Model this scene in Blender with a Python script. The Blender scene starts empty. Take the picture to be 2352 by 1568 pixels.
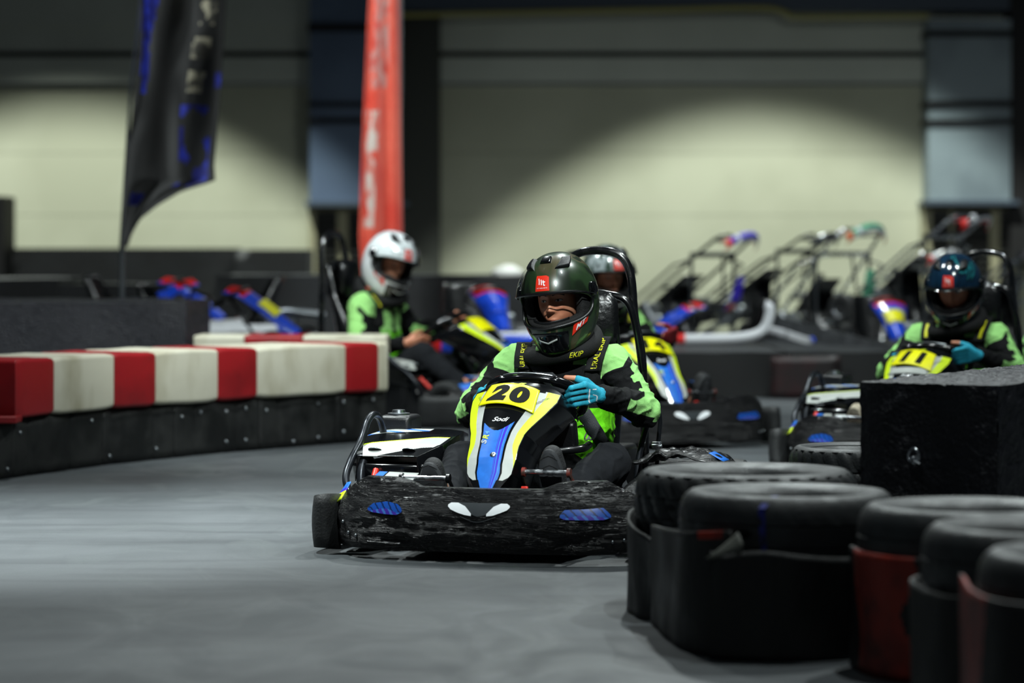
import bpy, math, random
from mathutils import Vector, Matrix, noise
from mathutils.bvhtree import BVHTree
random.seed(7)
V = Vector; PI = math.pi
sc = bpy.context.scene
col = sc.collection
F, HZ, H = 6700.0, 590.0, 1.03          # focal length in px, horizon row, eye height

def c(hexs, a=1.0):
    h = hexs.lstrip('#'); r = []
    for i in (0, 2, 4):
        x = int(h[i:i+2], 16)/255.0
        r.append(x/12.92 if x <= 0.04045 else ((x+0.055)/1.055)**2.4)
    return (r[0], r[1], r[2], a)

def lerp(a, b, t): return a+(b-a)*t
def sst(a, b, x):
    if a == b: return 0.0 if x < a else 1.0
    t = max(0.0, min(1.0, (x-a)/(b-a))); return t*t*(3-2*t)
def interp(tab, x):
    if x <= tab[0][0]: return tab[0][1]
    for (x0, y0), (x1, y1) in zip(tab, tab[1:]):
        if x <= x1: return lerp(y0, y1, (x-x0)/(x1-x0))
    return tab[-1][1]
def at(px, py, Y):                      # a pixel and a distance -> a point of the hall
    return V(((px-1176)/F*Y, Y, H-(py-HZ)/F*Y))

# ---------------------------------------------------------------- materials
M = {}
def mat(name, color, rough=0.5, metal=0.0, col2=None, nscale=4.0, nramp=(0.4, 0.6), bump=0.0, bscale=40.0,
        bstretch=(1, 1, 1), coat=0.0, spec=0.5, rough2=None, ndetail=4.0, distort=0.0, nstretch=(1, 1, 1), sheen=0.0, alpha=1.0, trans=0.0):
    m = bpy.data.materials.new(name); m.use_nodes = True
    nt = m.node_tree; N = nt.nodes; L = nt.links
    b = N['Principled BSDF']
    color = c(color) if isinstance(color, str) else color
    b.inputs['Base Color'].default_value = color
    b.inputs['Roughness'].default_value = rough
    b.inputs['Metallic'].default_value = metal
    b.inputs['Coat Weight'].default_value = coat
    b.inputs['Coat Roughness'].default_value = 0.08
    b.inputs['Specular IOR Level'].default_value = spec
    b.inputs['Sheen Weight'].default_value = sheen
    b.inputs['Alpha'].default_value = alpha
    b.inputs['Transmission Weight'].default_value = trans
    tc = N.new('ShaderNodeTexCoord')
    if col2 is not None or rough2 is not None:
        mp = N.new('ShaderNodeMapping'); mp.inputs['Scale'].default_value = nstretch
        L.new(tc.outputs['Object'], mp.inputs['Vector'])
        n = N.new('ShaderNodeTexNoise'); n.inputs['Scale'].default_value = nscale
        n.inputs['Detail'].default_value = ndetail; n.inputs['Distortion'].default_value = distort
        L.new(mp.outputs[0], n.inputs['Vector'])
        r = N.new('ShaderNodeMapRange'); r.inputs[1].default_value = nramp[0]; r.inputs[2].default_value = nramp[1]
        L.new(n.outputs[0], r.inputs[0])
        if col2 is not None:
            mx = N.new('ShaderNodeMix'); mx.data_type = 'RGBA'
            mx.inputs[6].default_value = color; mx.inputs[7].default_value = c(col2) if isinstance(col2, str) else col2
            L.new(r.outputs[0], mx.inputs[0]); L.new(mx.outputs[2], b.inputs['Base Color'])
        if rough2 is not None:
            r2 = N.new('ShaderNodeMapRange'); r2.inputs[3].default_value = rough; r2.inputs[4].default_value = rough2
            L.new(r.outputs[0], r2.inputs[0]); L.new(r2.outputs[0], b.inputs['Roughness'])
    if bump > 0:
        mp = N.new('ShaderNodeMapping'); mp.inputs['Scale'].default_value = bstretch
        L.new(tc.outputs['Object'], mp.inputs['Vector'])
        n = N.new('ShaderNodeTexNoise'); n.inputs['Scale'].default_value = bscale; n.inputs['Detail'].default_value = 5
        L.new(mp.outputs[0], n.inputs['Vector'])
        bp = N.new('ShaderNodeBump'); bp.inputs['Strength'].default_value = bump; bp.inputs['Distance'].default_value = 0.01
        L.new(n.outputs[0], bp.inputs['Height']); L.new(bp.outputs[0], b.inputs['Normal'])
    M[name] = m
    return m

def two_tone(name, ca, cb, attr='pat', rough=0.8, bump=0.25, bscale=300, soft=0.0015, sheen=0.0):
    """cloth in two colours: the cut line between them is a signed distance kept on the mesh"""
    m = mat(name, ca, rough, bump=bump, bscale=bscale, sheen=sheen, spec=.2)
    nt = m.node_tree; N = nt.nodes; L = nt.links
    at_ = N.new('ShaderNodeAttribute'); at_.attribute_name = attr
    r = N.new('ShaderNodeMapRange'); r.inputs[1].default_value = -soft; r.inputs[2].default_value = soft
    L.new(at_.outputs['Fac'], r.inputs[0])
    mx = N.new('ShaderNodeMix'); mx.data_type = 'RGBA'
    mx.inputs[6].default_value = c(ca); mx.inputs[7].default_value = c(cb)
    L.new(r.outputs[0], mx.inputs[0]); L.new(mx.outputs[2], N['Principled BSDF'].inputs['Base Color'])
    return m

def crease(m, scale=7.0, strength=.9):
    """stretch film: long thin wrinkles that run roughly along the wrap"""
    nt = m.node_tree; N = nt.nodes; L = nt.links; b = N['Principled BSDF']
    tc = N.new('ShaderNodeTexCoord'); hs_ = []
    for rot, st_, sc_ in (((0, .22, 0), (.7, .7, 7), 1.0), ((0, -.30, 0), (.8, .8, 9), 1.7), ((0, .08, 0), (.9, .9, 12), 3.2)):
        mp = N.new('ShaderNodeMapping'); mp.inputs['Rotation'].default_value = rot; mp.inputs['Scale'].default_value = st_; L.new(tc.outputs['Object'], mp.inputs['Vector'])
        n = N.new('ShaderNodeTexNoise'); n.inputs['Scale'].default_value = scale*sc_; n.inputs['Detail'].default_value = 3; n.inputs['Distortion'].default_value = .8; L.new(mp.outputs[0], n.inputs['Vector'])
        s = N.new('ShaderNodeMath'); s.operation = 'SUBTRACT'; s.inputs[1].default_value = .5; L.new(n.outputs[0], s.inputs[0])
        a = N.new('ShaderNodeMath'); a.operation = 'ABSOLUTE'; L.new(s.outputs[0], a.inputs[0])
        r = N.new('ShaderNodeMapRange'); r.inputs[1].default_value = 0; r.inputs[2].default_value = .035; r.inputs[3].default_value = 1/sc_; r.inputs[4].default_value = 0; L.new(a.outputs[0], r.inputs[0]); hs_.append(r)
    ad = N.new('ShaderNodeMath'); ad.operation = 'ADD'; L.new(hs_[0].outputs[0], ad.inputs[0]); L.new(hs_[1].outputs[0], ad.inputs[1])
    ad2 = N.new('ShaderNodeMath'); ad2.operation = 'ADD'; L.new(ad.outputs[0], ad2.inputs[0]); L.new(hs_[2].outputs[0], ad2.inputs[1])
    bp = N.new('ShaderNodeBump'); bp.inputs['Strength'].default_value = strength; bp.inputs['Distance'].default_value = .006
    L.new(ad2.outputs[0], bp.inputs['Height']); L.new(bp.outputs[0], b.inputs['Normal'])
# ---------------------------------------------------------------- mesh builder
class MB:
    def __init__(s): s.v = []; s.f = []; s.m = []
    def add(s, vs, fs, mi=0):
        o = len(s.v); s.v += [V(p) for p in vs]
        for f in fs: s.f.append([i+o for i in f]); s.m.append(mi)
        return s
    def box(s, ctr, size, R=None, mi=0, taper=1.0):
        x, y, z = [q/2 for q in size]; vs = []
        for dz in (-1, 1):
            k = taper if dz > 0 else 1
            for dx, dy in ((-1, -1), (1, -1), (1, 1), (-1, 1)):
                p = V((dx*x*k, dy*y*k, dz*z)); p = R @ p if R else p
                vs.append(V(ctr)+p)
        return s.add(vs, [(3, 2, 1, 0), (4, 5, 6, 7), (0, 1, 5, 4), (1, 2, 6, 5), (2, 3, 7, 6), (3, 0, 4, 7)], mi)
    def tube(s, path, r, seg=12, closed=False, mi=0, cap=True):
        P = [V(p) for p in path]; n = len(P); rs = r if isinstance(r, (list, tuple)) else [r]*n
        vs = []; fs = []; prev = None
        for i in range(n):
            a = P[(i-1) % n] if (closed or i > 0) else P[i]; b = P[(i+1) % n] if (closed or i < n-1) else P[i]
            t = (b-a).normalized()
            if prev is None:
                u = t.orthogonal().normalized()
            else:
                u = (prev - t*prev.dot(t))
                u = u.normalized() if u.length > 1e-6 else t.orthogonal().normalized()
            prev = u; w = t.cross(u)
            for k in range(seg):
                an = 2*PI*k/seg; vs.append(P[i]+(u*math.cos(an)+w*math.sin(an))*rs[i])
        m = n if closed else n-1
        for i in range(m):
            for k in range(seg):
                a = i*seg+k; b = i*seg+(k+1) % seg; j = ((i+1) % n)*seg
                fs.append((a, b, j+(k+1) % seg, j+k))
        if cap and not closed:
            fs.append(tuple(range(seg))[::-1]); fs.append(tuple((n-1)*seg+k for k in range(seg)))
        return s.add(vs, fs, mi)
    def lathe(s, prof, seg=32, T=None, mi=0, ends=True, rfn=None):
        """prof: (radius, height) pairs about local z"""
        vs = []; fs = []; n = len(prof)
        for i, (r, z) in enumerate(prof):
            for k in range(seg):
                a = 2*PI*k/seg; rr = r*(rfn(i, k) if rfn else 1)
                p = V((rr*math.cos(a), rr*math.sin(a), z)); vs.append(T @ p if T else p)
        for i in range(n-1):
            for k in range(seg):
                k2 = (k+1) % seg; fs.append((i*seg+k, i*seg+k2, (i+1)*seg+k2, (i+1)*seg+k))
        if ends:
            fs.append(tuple(range(seg))[::-1]); fs.append(tuple((n-1)*seg+k for k in range(seg)))
        return s.add(vs, fs, mi)
    def grid(s, fn, nu, nv, mi=0, wrap=False, mfn=None, keep=None):
        o = len(s.v)
        for j in range(nv+1):
            for i in range(nu+(0 if wrap else 1)):
                s.v.append(V(fn(i/nu, j/nv)))
        w = nu if wrap else nu+1
        for j in range(nv):
            for i in range(nu):
                u, v_ = (i+.5)/nu, (j+.5)/nv
                if keep and not keep(u, v_): continue
                i2 = (i+1) % w
                s.f.append([o+j*w+i, o+j*w+i2, o+(j+1)*w+i2, o+(j+1)*w+i]); s.m.append(mfn(u, v_) if mfn else mi)
        return s
    def ell(s, ctr, r, seg=24, rings=14, R=None, mi=0):
        prof = []
        vs = []; fs = []
        for i in range(rings+1):
            la = -PI/2+PI*i/rings
            for k in range(seg):
                a = 2*PI*k/seg
                p = V((r[0]*math.cos(la)*math.cos(a), r[1]*math.cos(la)*math.sin(a), r[2]*math.sin(la)))
                vs.append(V(ctr)+(R @ p if R else p))
        for i in range(rings):
            for k in range(seg):
                k2 = (k+1) % seg; fs.append((i*seg+k, i*seg+k2, (i+1)*seg+k2, (i+1)*seg+k))
        return s.add(vs, fs, mi)
    def capsule(s, p0, r0, p1, r1, seg=14, mi=0):
        p0, p1 = V(p0), V(p1); d = p1-p0; L_ = d.length
        if L_ < 1e-6: return s.ell(p0, (r0, r0, r0))
        T = Matrix.Translation(p0) @ d.to_track_quat('Z', 'Y').to_matrix().to_4x4()
        prof = [(max(1e-4, r0*math.cos(a)), r0*math.sin(a)) for a in [-PI/2+PI/2*k/5 for k in range(6)]]
        prof += [(max(1e-4, r1*math.cos(a)), L_+r1*math.sin(a)) for a in [PI/2*k/5 for k in range(6)]]
        return s.lathe(prof, seg, T, mi)
    def loft(s, secs, mi=0, cap=True):
        """secs: equal-length loops of points"""
        o = len(s.v); n = len(secs[0])
        for q in secs: s.v += [V(p) for p in q]
        for i in range(len(secs)-1):
            for k in range(n):
                k2 = (k+1) % n; s.f.append([o+i*n+k, o+i*n+k2, o+(i+1)*n+k2, o+(i+1)*n+k]); s.m.append(mi)
        if cap:
            s.f.append([o+k for k in range(n)][::-1]); s.m.append(mi)
            s.f.append([o+(len(secs)-1)*n+k for k in range(n)]); s.m.append(mi)
        return s
    def mesh(s, name, mats, smooth=True):
        me = bpy.data.meshes.new(name); me.from_pydata([tuple(p) for p in s.v], [], s.f)
        for m in mats: me.materials.append(m)
        me.polygons.foreach_set('material_index', s.m)
        me.validate(); me.update()
        import bmesh
        bm = bmesh.new(); bm.from_mesh(me)
        bmesh.ops.remove_doubles(bm, verts=bm.verts, dist=1e-6)
        bmesh.ops.recalc_face_normals(bm, faces=bm.faces)
        bm.to_mesh(me); bm.free()
        if smooth:
            me.polygons.foreach_set('use_smooth', [True]*len(me.polygons))
            try: me.set_sharp_from_angle(angle=math.radians(42))
            except Exception: pass
        return me
    def build(s, name, mats, parent=None, smooth=True, bevel=0, solid=0, sub=0, T=None):
        if not isinstance(mats, (list, tuple)): mats = [mats]
        me = s.mesh(name, mats, smooth); o = bpy.data.objects.new(name, me); col.objects.link(o)
        if T: me.transform(T)
        if parent: o.parent = parent
        if solid:
            q = o.modifiers.new('Solid', 'SOLIDIFY'); q.thickness = solid; q.offset = 0
        if bevel:
            q = o.modifiers.new('Bevel', 'BEVEL'); q.width = bevel; q.segments = 3; q.limit_method = 'ANGLE'; q.angle_limit = math.radians(40)
        if sub:
            q = o.modifiers.new('Sub', 'SUBSURF'); q.levels = sub; q.render_levels = sub
        return o

def empty(name, loc=(0, 0, 0), rz=0.0):
    o = bpy.data.objects.new(name, None); col.objects.link(o); o.empty_display_size = 0.1
    o.location = loc; o.rotation_euler = (0, 0, rz); return o
def tag(o, label=None, cat=None, group=None, kind=None):
    if label: o['label'] = label
    if cat: o['category'] = cat
    if group: o['group'] = group
    if kind: o['kind'] = kind
    return o
def lab(o, t): o['label'] = t; return o
def copy_tree(o, parent=None):
    q = o.copy(); col.objects.link(q); q.parent = parent
    if parent: q.matrix_parent_inverse = o.matrix_parent_inverse
    for ch in [x for x in KIDS(o)]: copy_tree(ch, q)
    return q
def KIDS(o): return [x for x in bpy.data.objects if x.parent == o]

def arc(pts, n=8):
    """smooth a polyline (Catmull-Rom)"""
    P = [V(p) for p in pts]; out = []
    for i in range(len(P)-1):
        p0 = P[i-1] if i > 0 else P[i]*2-P[i+1]; p1 = P[i]; p2 = P[i+1]; p3 = P[i+2] if i+2 < len(P) else P[i+1]*2-P[i]
        for k in range(n):
            t = k/n
            out.append(0.5*((2*p1)+(p2-p0)*t+(2*p0-5*p1+4*p2-p3)*t*t+(3*p1-p0-3*p2+p3)*t**3))
    out.append(P[-1]); return out

def rrect(w, h, r, n=5):
    """rounded rectangle outline in 2-D"""
    out = []
    for cx, cy, a0 in ((w/2-r, h/2-r, 0), (-w/2+r, h/2-r, 90), (-w/2+r, -h/2+r, 180), (w/2-r, -h/2+r, 270)):
        for k in range(n+1):
            a = math.radians(a0+90*k/n); out.append((cx+r*math.cos(a), cy+r*math.sin(a)))
    return out

def evaluated(ob):
    dg = bpy.context.evaluated_depsgraph_get(); dg.update()
    return bpy.data.meshes.new_from_object(ob.evaluated_get(dg))
def blob(mb, voxel, iters=4, name='blob'):
    """overlapping closed shapes -> one continuous smooth surface"""
    me = bpy.data.meshes.new(name); me.from_pydata([tuple(p) for p in mb.v], [], mb.f); me.update()
    o = bpy.data.objects.new(name, me); col.objects.link(o)
    r = o.modifiers.new('R', 'REMESH'); r.mode = 'VOXEL'; r.voxel_size = voxel; r.adaptivity = 0
    if iters:
        q = o.modifiers.new('S', 'SMOOTH'); q.iterations = iters; q.factor = 0.5
    out = evaluated(o); bpy.data.objects.remove(o); bpy.data.meshes.remove(me)
    out.polygons.foreach_set('use_smooth', [True]*len(out.polygons))
    return out
def mesh_obj(name, me, mats, parent=None):
    me.materials.clear()
    for m in (mats if isinstance(mats, (list, tuple)) else [mats]): me.materials.append(m)
    me.name = name
    o = bpy.data.objects.new(name, me); col.objects.link(o)
    if parent: o.parent = parent
    return o
def set_attr(me, name, vals):
    a = me.attributes.new(name, 'FLOAT', 'POINT'); a.data.foreach_set('value', vals)

_font_cache = {}
def text_mb(s, fn, width, height, mi=0, weight=0.0, shear=0.0, spacing=1.0, thick=0.0):
    """lettering mapped by fn(u in -.5..+.5 * width, v in -.5..+.5 * height) onto a surface"""
    key = (s, weight, shear, spacing)
    if key not in _font_cache:
        cu = bpy.data.curves.new('t', 'FONT'); cu.body = s; cu.offset = weight; cu.shear = shear; cu.resolution_u = 6
        cu.space_character = spacing; cu.fill_mode = 'FRONT'
        o = bpy.data.objects.new('t', cu); col.objects.link(o)
        me = evaluated(o)
        import bmesh
        bm = bmesh.new(); bm.from_mesh(me); bmesh.ops.triangulate(bm, faces=bm.faces)
        for _ in range(5):
            es = [e for e in bm.edges if e.calc_length() > .16]
            if not es: break
            bmesh.ops.subdivide_edges(bm, edges=es, cuts=1); bmesh.ops.triangulate(bm, faces=bm.faces)
        bm.to_mesh(me); bm.free()
        vs = [v.co.copy() for v in me.vertices]; fs = [list(p.vertices) for p in me.polygons]
        bpy.data.objects.remove(o); bpy.data.meshes.remove(me)
        _font_cache[key] = (vs, fs)
    vs, fs = _font_cache[key]
    x0 = min(v.x for v in vs); x1 = max(v.x for v in vs); y0 = min(v.y for v in vs); y1 = max(v.y for v in vs)
    mb = MB()
    mb.add([fn(((v.x-x0)/(x1-x0)-.5)*width, ((v.y-y0)/(y1-y0)-.5)*height) for v in vs], fs, mi)
    return mb
def strokes(mb, lines, fn, r, mi=0, n=5):
    """pen strokes (flat ribbons) mapped by fn(u, v)"""
    for ln in lines:
        P = arc([(x, y, 0) for x, y in ln], n); vs = []; fs = []
        for i, p in enumerate(P):
            a = P[max(0, i-1)]; b = P[min(len(P)-1, i+1)]; d = (b-a); d = d.normalized() if d.length > 0 else V((1, 0, 0))
            nrm = V((-d.y, d.x, 0))*r
            vs += [fn(p.x+nrm.x, p.y+nrm.y), fn(p.x-nrm.x, p.y-nrm.y)]
        for i in range(len(P)-1): fs.append((2*i, 2*i+1, 2*i+3, 2*i+2))
        mb.add(vs, fs, mi)
    return mb

# ------------------------------------------------------------ materials used
mat('black_plastic', '#0b0c0e', 0.38, bump=0.15, bscale=260)
mat('gloss_black', '#07080a', 0.16, coat=0.6)
mat('tube_black', '#08090b', 0.16, coat=1.0, rough2=0.3, nscale=14)
mat('tube_scuffed', '#22252a', 0.25, metal=0.6, rough2=0.4, nscale=20)
mat('chrome', '#c8ccd0', 0.18, metal=1.0, rough2=0.35, nscale=30)
mat('steel', '#8d9296', 0.35, metal=1.0)
mat('rubber', '#121314', 0.62, col2='#1d1f20', nscale=9, bump=0.3, bscale=120)
mat('belt', '#0a0b0b', 0.5, col2='#1a1b1a', nscale=5, rough2=0.7, bump=0.4, bscale=40, bstretch=(1, 1, .4))
mat('belt_red', '#8a2413', 0.5, col2='#1c0e0b', nscale=7, nramp=(0.42, 0.72), bump=0.3, bscale=40)
mat('dark_red', '#230508', 0.5, col2='#0e0506', nscale=6)
mat('film', '#070709', 0.28, rough2=0.5, nscale=4, nstretch=(1, 1, 3), spec=.4)
crease(M['film'], 8.0, .7)
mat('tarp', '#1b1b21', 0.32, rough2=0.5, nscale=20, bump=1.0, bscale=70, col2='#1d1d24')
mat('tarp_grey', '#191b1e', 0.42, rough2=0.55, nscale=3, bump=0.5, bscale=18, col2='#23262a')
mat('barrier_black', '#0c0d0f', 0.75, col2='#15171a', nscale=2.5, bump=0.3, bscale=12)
mat('decal_blue', '#1a60b8', 0.42, col2='#1e69c6', nscale=30, spec=.3)
mat('decal_purple', '#3622b4', 0.42, spec=.3)
mat('decal_light', '#4c8fe6', 0.4, spec=.3)
mat('decal_yellow', '#c2da1a', 0.4, spec=.35)
mat('decal_white', '#a9ada9', 0.4, spec=.35, col2='#9da19d', nscale=14, nramp=(.45, .8))
mat('plate_yellow', '#e3e000', 0.35, col2='#cfc900', nscale=18, coat=0.2, nramp=(.5, .75))
mat('ink', '#0b0b0c', 0.45)
mat('ink_worn', '#080808', 0.75, spec=.15, col2='#3a3a10', nscale=40, nramp=(.66, .8))
mat('white_ink', '#e8ebee', 0.4)
mat('yellow_ink', '#d2d21c', 0.6)
mat('red_paint', '#c0200f', 0.4)
mat('red_badge', '#e0301c', 0.35, coat=.3)
mat('rust_red', '#7a1f12', 0.5, col2='#3a2620', nscale=30)
mat('cord_grey', '#7d8183', 0.5)
mat('seat_black', '#0a0b0c', 0.25, coat=0.3, bump=0.2, bscale=60)
mat('skin', '#c98a6c', 0.5, col2='#b87558', nscale=18, spec=.5)
mat('lip', '#a9604f', 0.45)
mat('brow', '#2c1b12', 0.8)
mat('eye_white', '#c9c2b8', 0.25)
mat('iris', '#2a221c', 0.2)
mat('liner', '#0a0a0b', 0.9, bump=.4, bscale=200)
mat('trouser', '#101216', 0.9, col2='#15171b', nscale=30, bump=0.3, bscale=400, spec=.2)
mat('shoe', '#17181a', 0.7, bump=.4, bscale=200)
mat('sole', '#232528', 0.75)
mat('shoe_tan', '#b4aa96', 0.75, col2='#8d8473', nscale=20)
mat('glove_teal', '#1c9fba', 0.75, col2='#178ea8', nscale=40, bump=.3, bscale=400)
mat('glove_red', '#7a0f1b', 0.75, bump=.3, bscale=400)
mat('glove_dark', '#0d1012', 0.8)
mat('webbing', '#2a2d31', 0.55, bump=.4, bscale=500)
mat('strap_black', '#0b0c0d', 0.8, spec=.3, bump=.4, bscale=400)
def clear_sheet(name):
    m = bpy.data.materials.new(name); m.use_nodes = True; nt = m.node_tree; N = nt.nodes; L = nt.links; M[name] = m
    N.remove(N['Principled BSDF']); out = N['Material Output']
    t = N.new('ShaderNodeBsdfTransparent'); t.inputs[0].default_value = (.94, .96, .955, 1); g = N.new('ShaderNodeBsdfGlossy'); g.inputs['Roughness'].default_value = .05
    f = N.new('ShaderNodeFresnel'); f.inputs[0].default_value = 1.22; x = N.new('ShaderNodeMixShader')
    L.new(f.outputs[0], x.inputs[0]); L.new(t.outputs[0], x.inputs[1]); L.new(g.outputs[0], x.inputs[2]); L.new(x.outputs[0], out.inputs[0])
clear_sheet('visor')
# ---------------------------------------------------------------- kart number 20's own frame
TH = math.radians(-16.5); O20 = V((-0.116, 9.80, 0.0))
AX = V((math.cos(TH), math.sin(TH), 0)); BX = V((-math.sin(TH), math.cos(TH), 0))
def K(px, py, ly):
    """where a sight line meets the cross-section of the kart that lies ly metres behind its nose"""
    k = (px-1176)/F; Y = (ly+O20.dot(BX))/(BX.x*k+BX.y)
    w = V((k*Y, Y, H-(py-HZ)/F*Y)); d = w-O20
    return V((d.dot(AX), d.dot(BX), w.z))

# --- front fairing surface
FP = [(0, 0), (.2, .004), (.38, .03), (.49, .085), (.553, .17), (.585, .28), (.592, .38)]
_fs = arc([(x, y, 0) for x, y in FP], 10)
_fl = [0.0]
for a_, b_ in zip(_fs, _fs[1:]): _fl.append(_fl[-1]+(b_-a_).length)
FX = [(l, p.x) for l, p in zip(_fl, _fs)]; FY = [(l, p.y) for l, p in zip(_fl, _fs)]; FLEN = _fl[-1]
FTOP = [(0, .247), (.22, .249), (.27, .268), (.33, .277), (.46, .277), (.52, .25), (.58, .225), (.7, .20)]
def fair(l, z):
    """l: length along the bumper from its centre, z: height"""
    s = -1 if l < 0 else 1; a = abs(l); x = interp(FX, a)*s; y = interp(FY, a)
    x2 = interp(FX, min(FLEN, a+.01)); y2 = interp(FY, min(FLEN, a+.01)); x1 = interp(FX, max(0, a-.01)); y1 = interp(FY, max(0, a-.01))
    t = V((x2-x1, y2-y1, 0)).normalized(); n = V((t.y*s, -t.x, 0))
    off = -.9*max(0, z-.13)**1.5-.35*max(0, .10-z)**1.2
    return V((x, y, z))+n*off, n
def fair_off(l, z, d): p, n = fair(l, z); return p+n*d

# --- nose panel surface
NW = [(0, .034), (.06, .055), (.14, .080), (.25, .088), (.36, .089), (.46, .098), (.56, .117), (.68, .138), (.82, .157), (.92, .155), (1, .10)]
NX = [(0, -.008), (.3, -.016), (.55, -.018), (.8, -.012), (1, -.004)]
NY = [(0, .12), (.25, .19), (.5, .285), (.75, .39), (.9, .462), (1, .505)]
NZ = [(0, .232), (.25, .345), (.5, .443), (.75, .523), (.9, .570), (1, .588)]
def smooth_tab(tab, s):
    h_ = .05; return (interp(tab, max(0, s-h_))+2*interp(tab, s)+interp(tab, min(1, s+h_)))/4 if h_ < s < 1-h_ else interp(tab, s)
def nose(x, s, d=0.0):
    y = smooth_tab(NY, s)+2.4*x*x; z = smooth_tab(NZ, s)-1.1*x*x
    return V((x+smooth_tab(NX, s), y-.72*d, z+.69*d))

def front_bumper(root):
    mb = MB()
    def fn(u, v):
        l = (u*2-1)*FLEN; top = interp(FTOP, abs(l))
        if v > .9:                      # the top lip turns in
            k = (v-.9)/.1; p, n = fair(l, top); return p-n*(.07*k)+V((0, 0, .004*math.sin(k*PI)-.02*k*k))
        z = lerp(.035, top, v/.9); p, n = fair(l, z)
        f = noise.noise(V((l*3+z*9, z*26, 1.7)))*.007+noise.noise(V((l*9-z*14, z*60, 5)))*.0035
        f += abs(noise.noise(V((l*5+z*20, z*34-l*6, 8))))*.004+max(0, 1-abs(noise.noise(V((l*4-z*9, z*22+l*5, 3))))*9)*.0025
        return p+n*f
    mb.grid(fn, 260, 50)
    o = mb.build('front_bumper', M['film'], root, solid=.004); lab(o, 'black front bumper wrapped in creased stretch film')
    # uncovered stickers
    def patch(pts, mats_, name, d=.0105, stripes=False, parent=o):
        q = MB(); xs = [p[0] for p in pts]
        def fn2(u, v):
            ll = lerp(xs[0], xs[-1], u); lo = interp([(p[0], p[1]) for p in pts], ll); hi = interp([(p[0], p[2]) for p in pts], ll)
            return fair_off(ll, lerp(lo, hi, v), d)
        def mf(u, v):
            if not stripes: return 0
            a = (u*5.2+v*1.1) % 1.0
            if v < .45*math.sin(PI*min(1, max(0, u))): return 1 if a < .6 else 2
            return 3 if a < .25 else 0
        q.grid(fn2, 60, 16, mfn=mf)
        return q.build(name, mats_, parent)
    sm = [mat('sticker_blue', '#17489c', .3), mat('sticker_purple', '#3b2a8f', .3), mat('sticker_light', '#3a6cb4', .3), mat('sticker_navy', '#0c2452', .3)]
    patch([(-.405, .168, .176), (-.385, .162, .192), (-.33, .157, .200), (-.29, .156, .192), (-.272, .165, .178)], sm, 'sticker', stripes=True)
    patch([(.285, .160, .170), (.30, .154, .186), (.38, .153, .190), (.43, .154, .194), (.455, .162, .172)], sm, 'sticker', stripes=True)
    w1 = patch([(-.105, .190, .196), (-.095, .180, .203), (-.07, .170, .203), (-.045, .163, .192), (-.022, .160, .168)], M['white_ink'], 'emblem_light')
    lab(w1, 'white half of the centre emblem')
    patch([(.032, .160, .168), (.055, .163, .192), (.08, .172, .203), (.102, .181, .203), (.112, .190, .196)], M['white_ink'], 'emblem_light')
    patch([(-.07, .198, .204), (-.03, .168, .204), (.0, .158, .203), (.04, .166, .204), (.085, .198, .204)], mat('emblem_grey', '#34383b', .35), 'emblem_centre', d=.0095)
    q = MB(); strokes(q, [[(-.06, .158), (0.0, .140), (.065, .158)]], lambda u, v: fair_off(u, v, .0115), .0008)
    q.build('emblem_outline', M['steel'], o)
    # screw heads
    for l, z in ((-.50, .085), (-.46, .078), (.50, .085), (.46, .08), (-.535, .12)):
        p, n = fair(l, z); q = MB(); q.ell(p+n*.006, (.006, .006, .006), 10, 6); q.build('screw', M['steel'], o)
    return o

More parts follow.
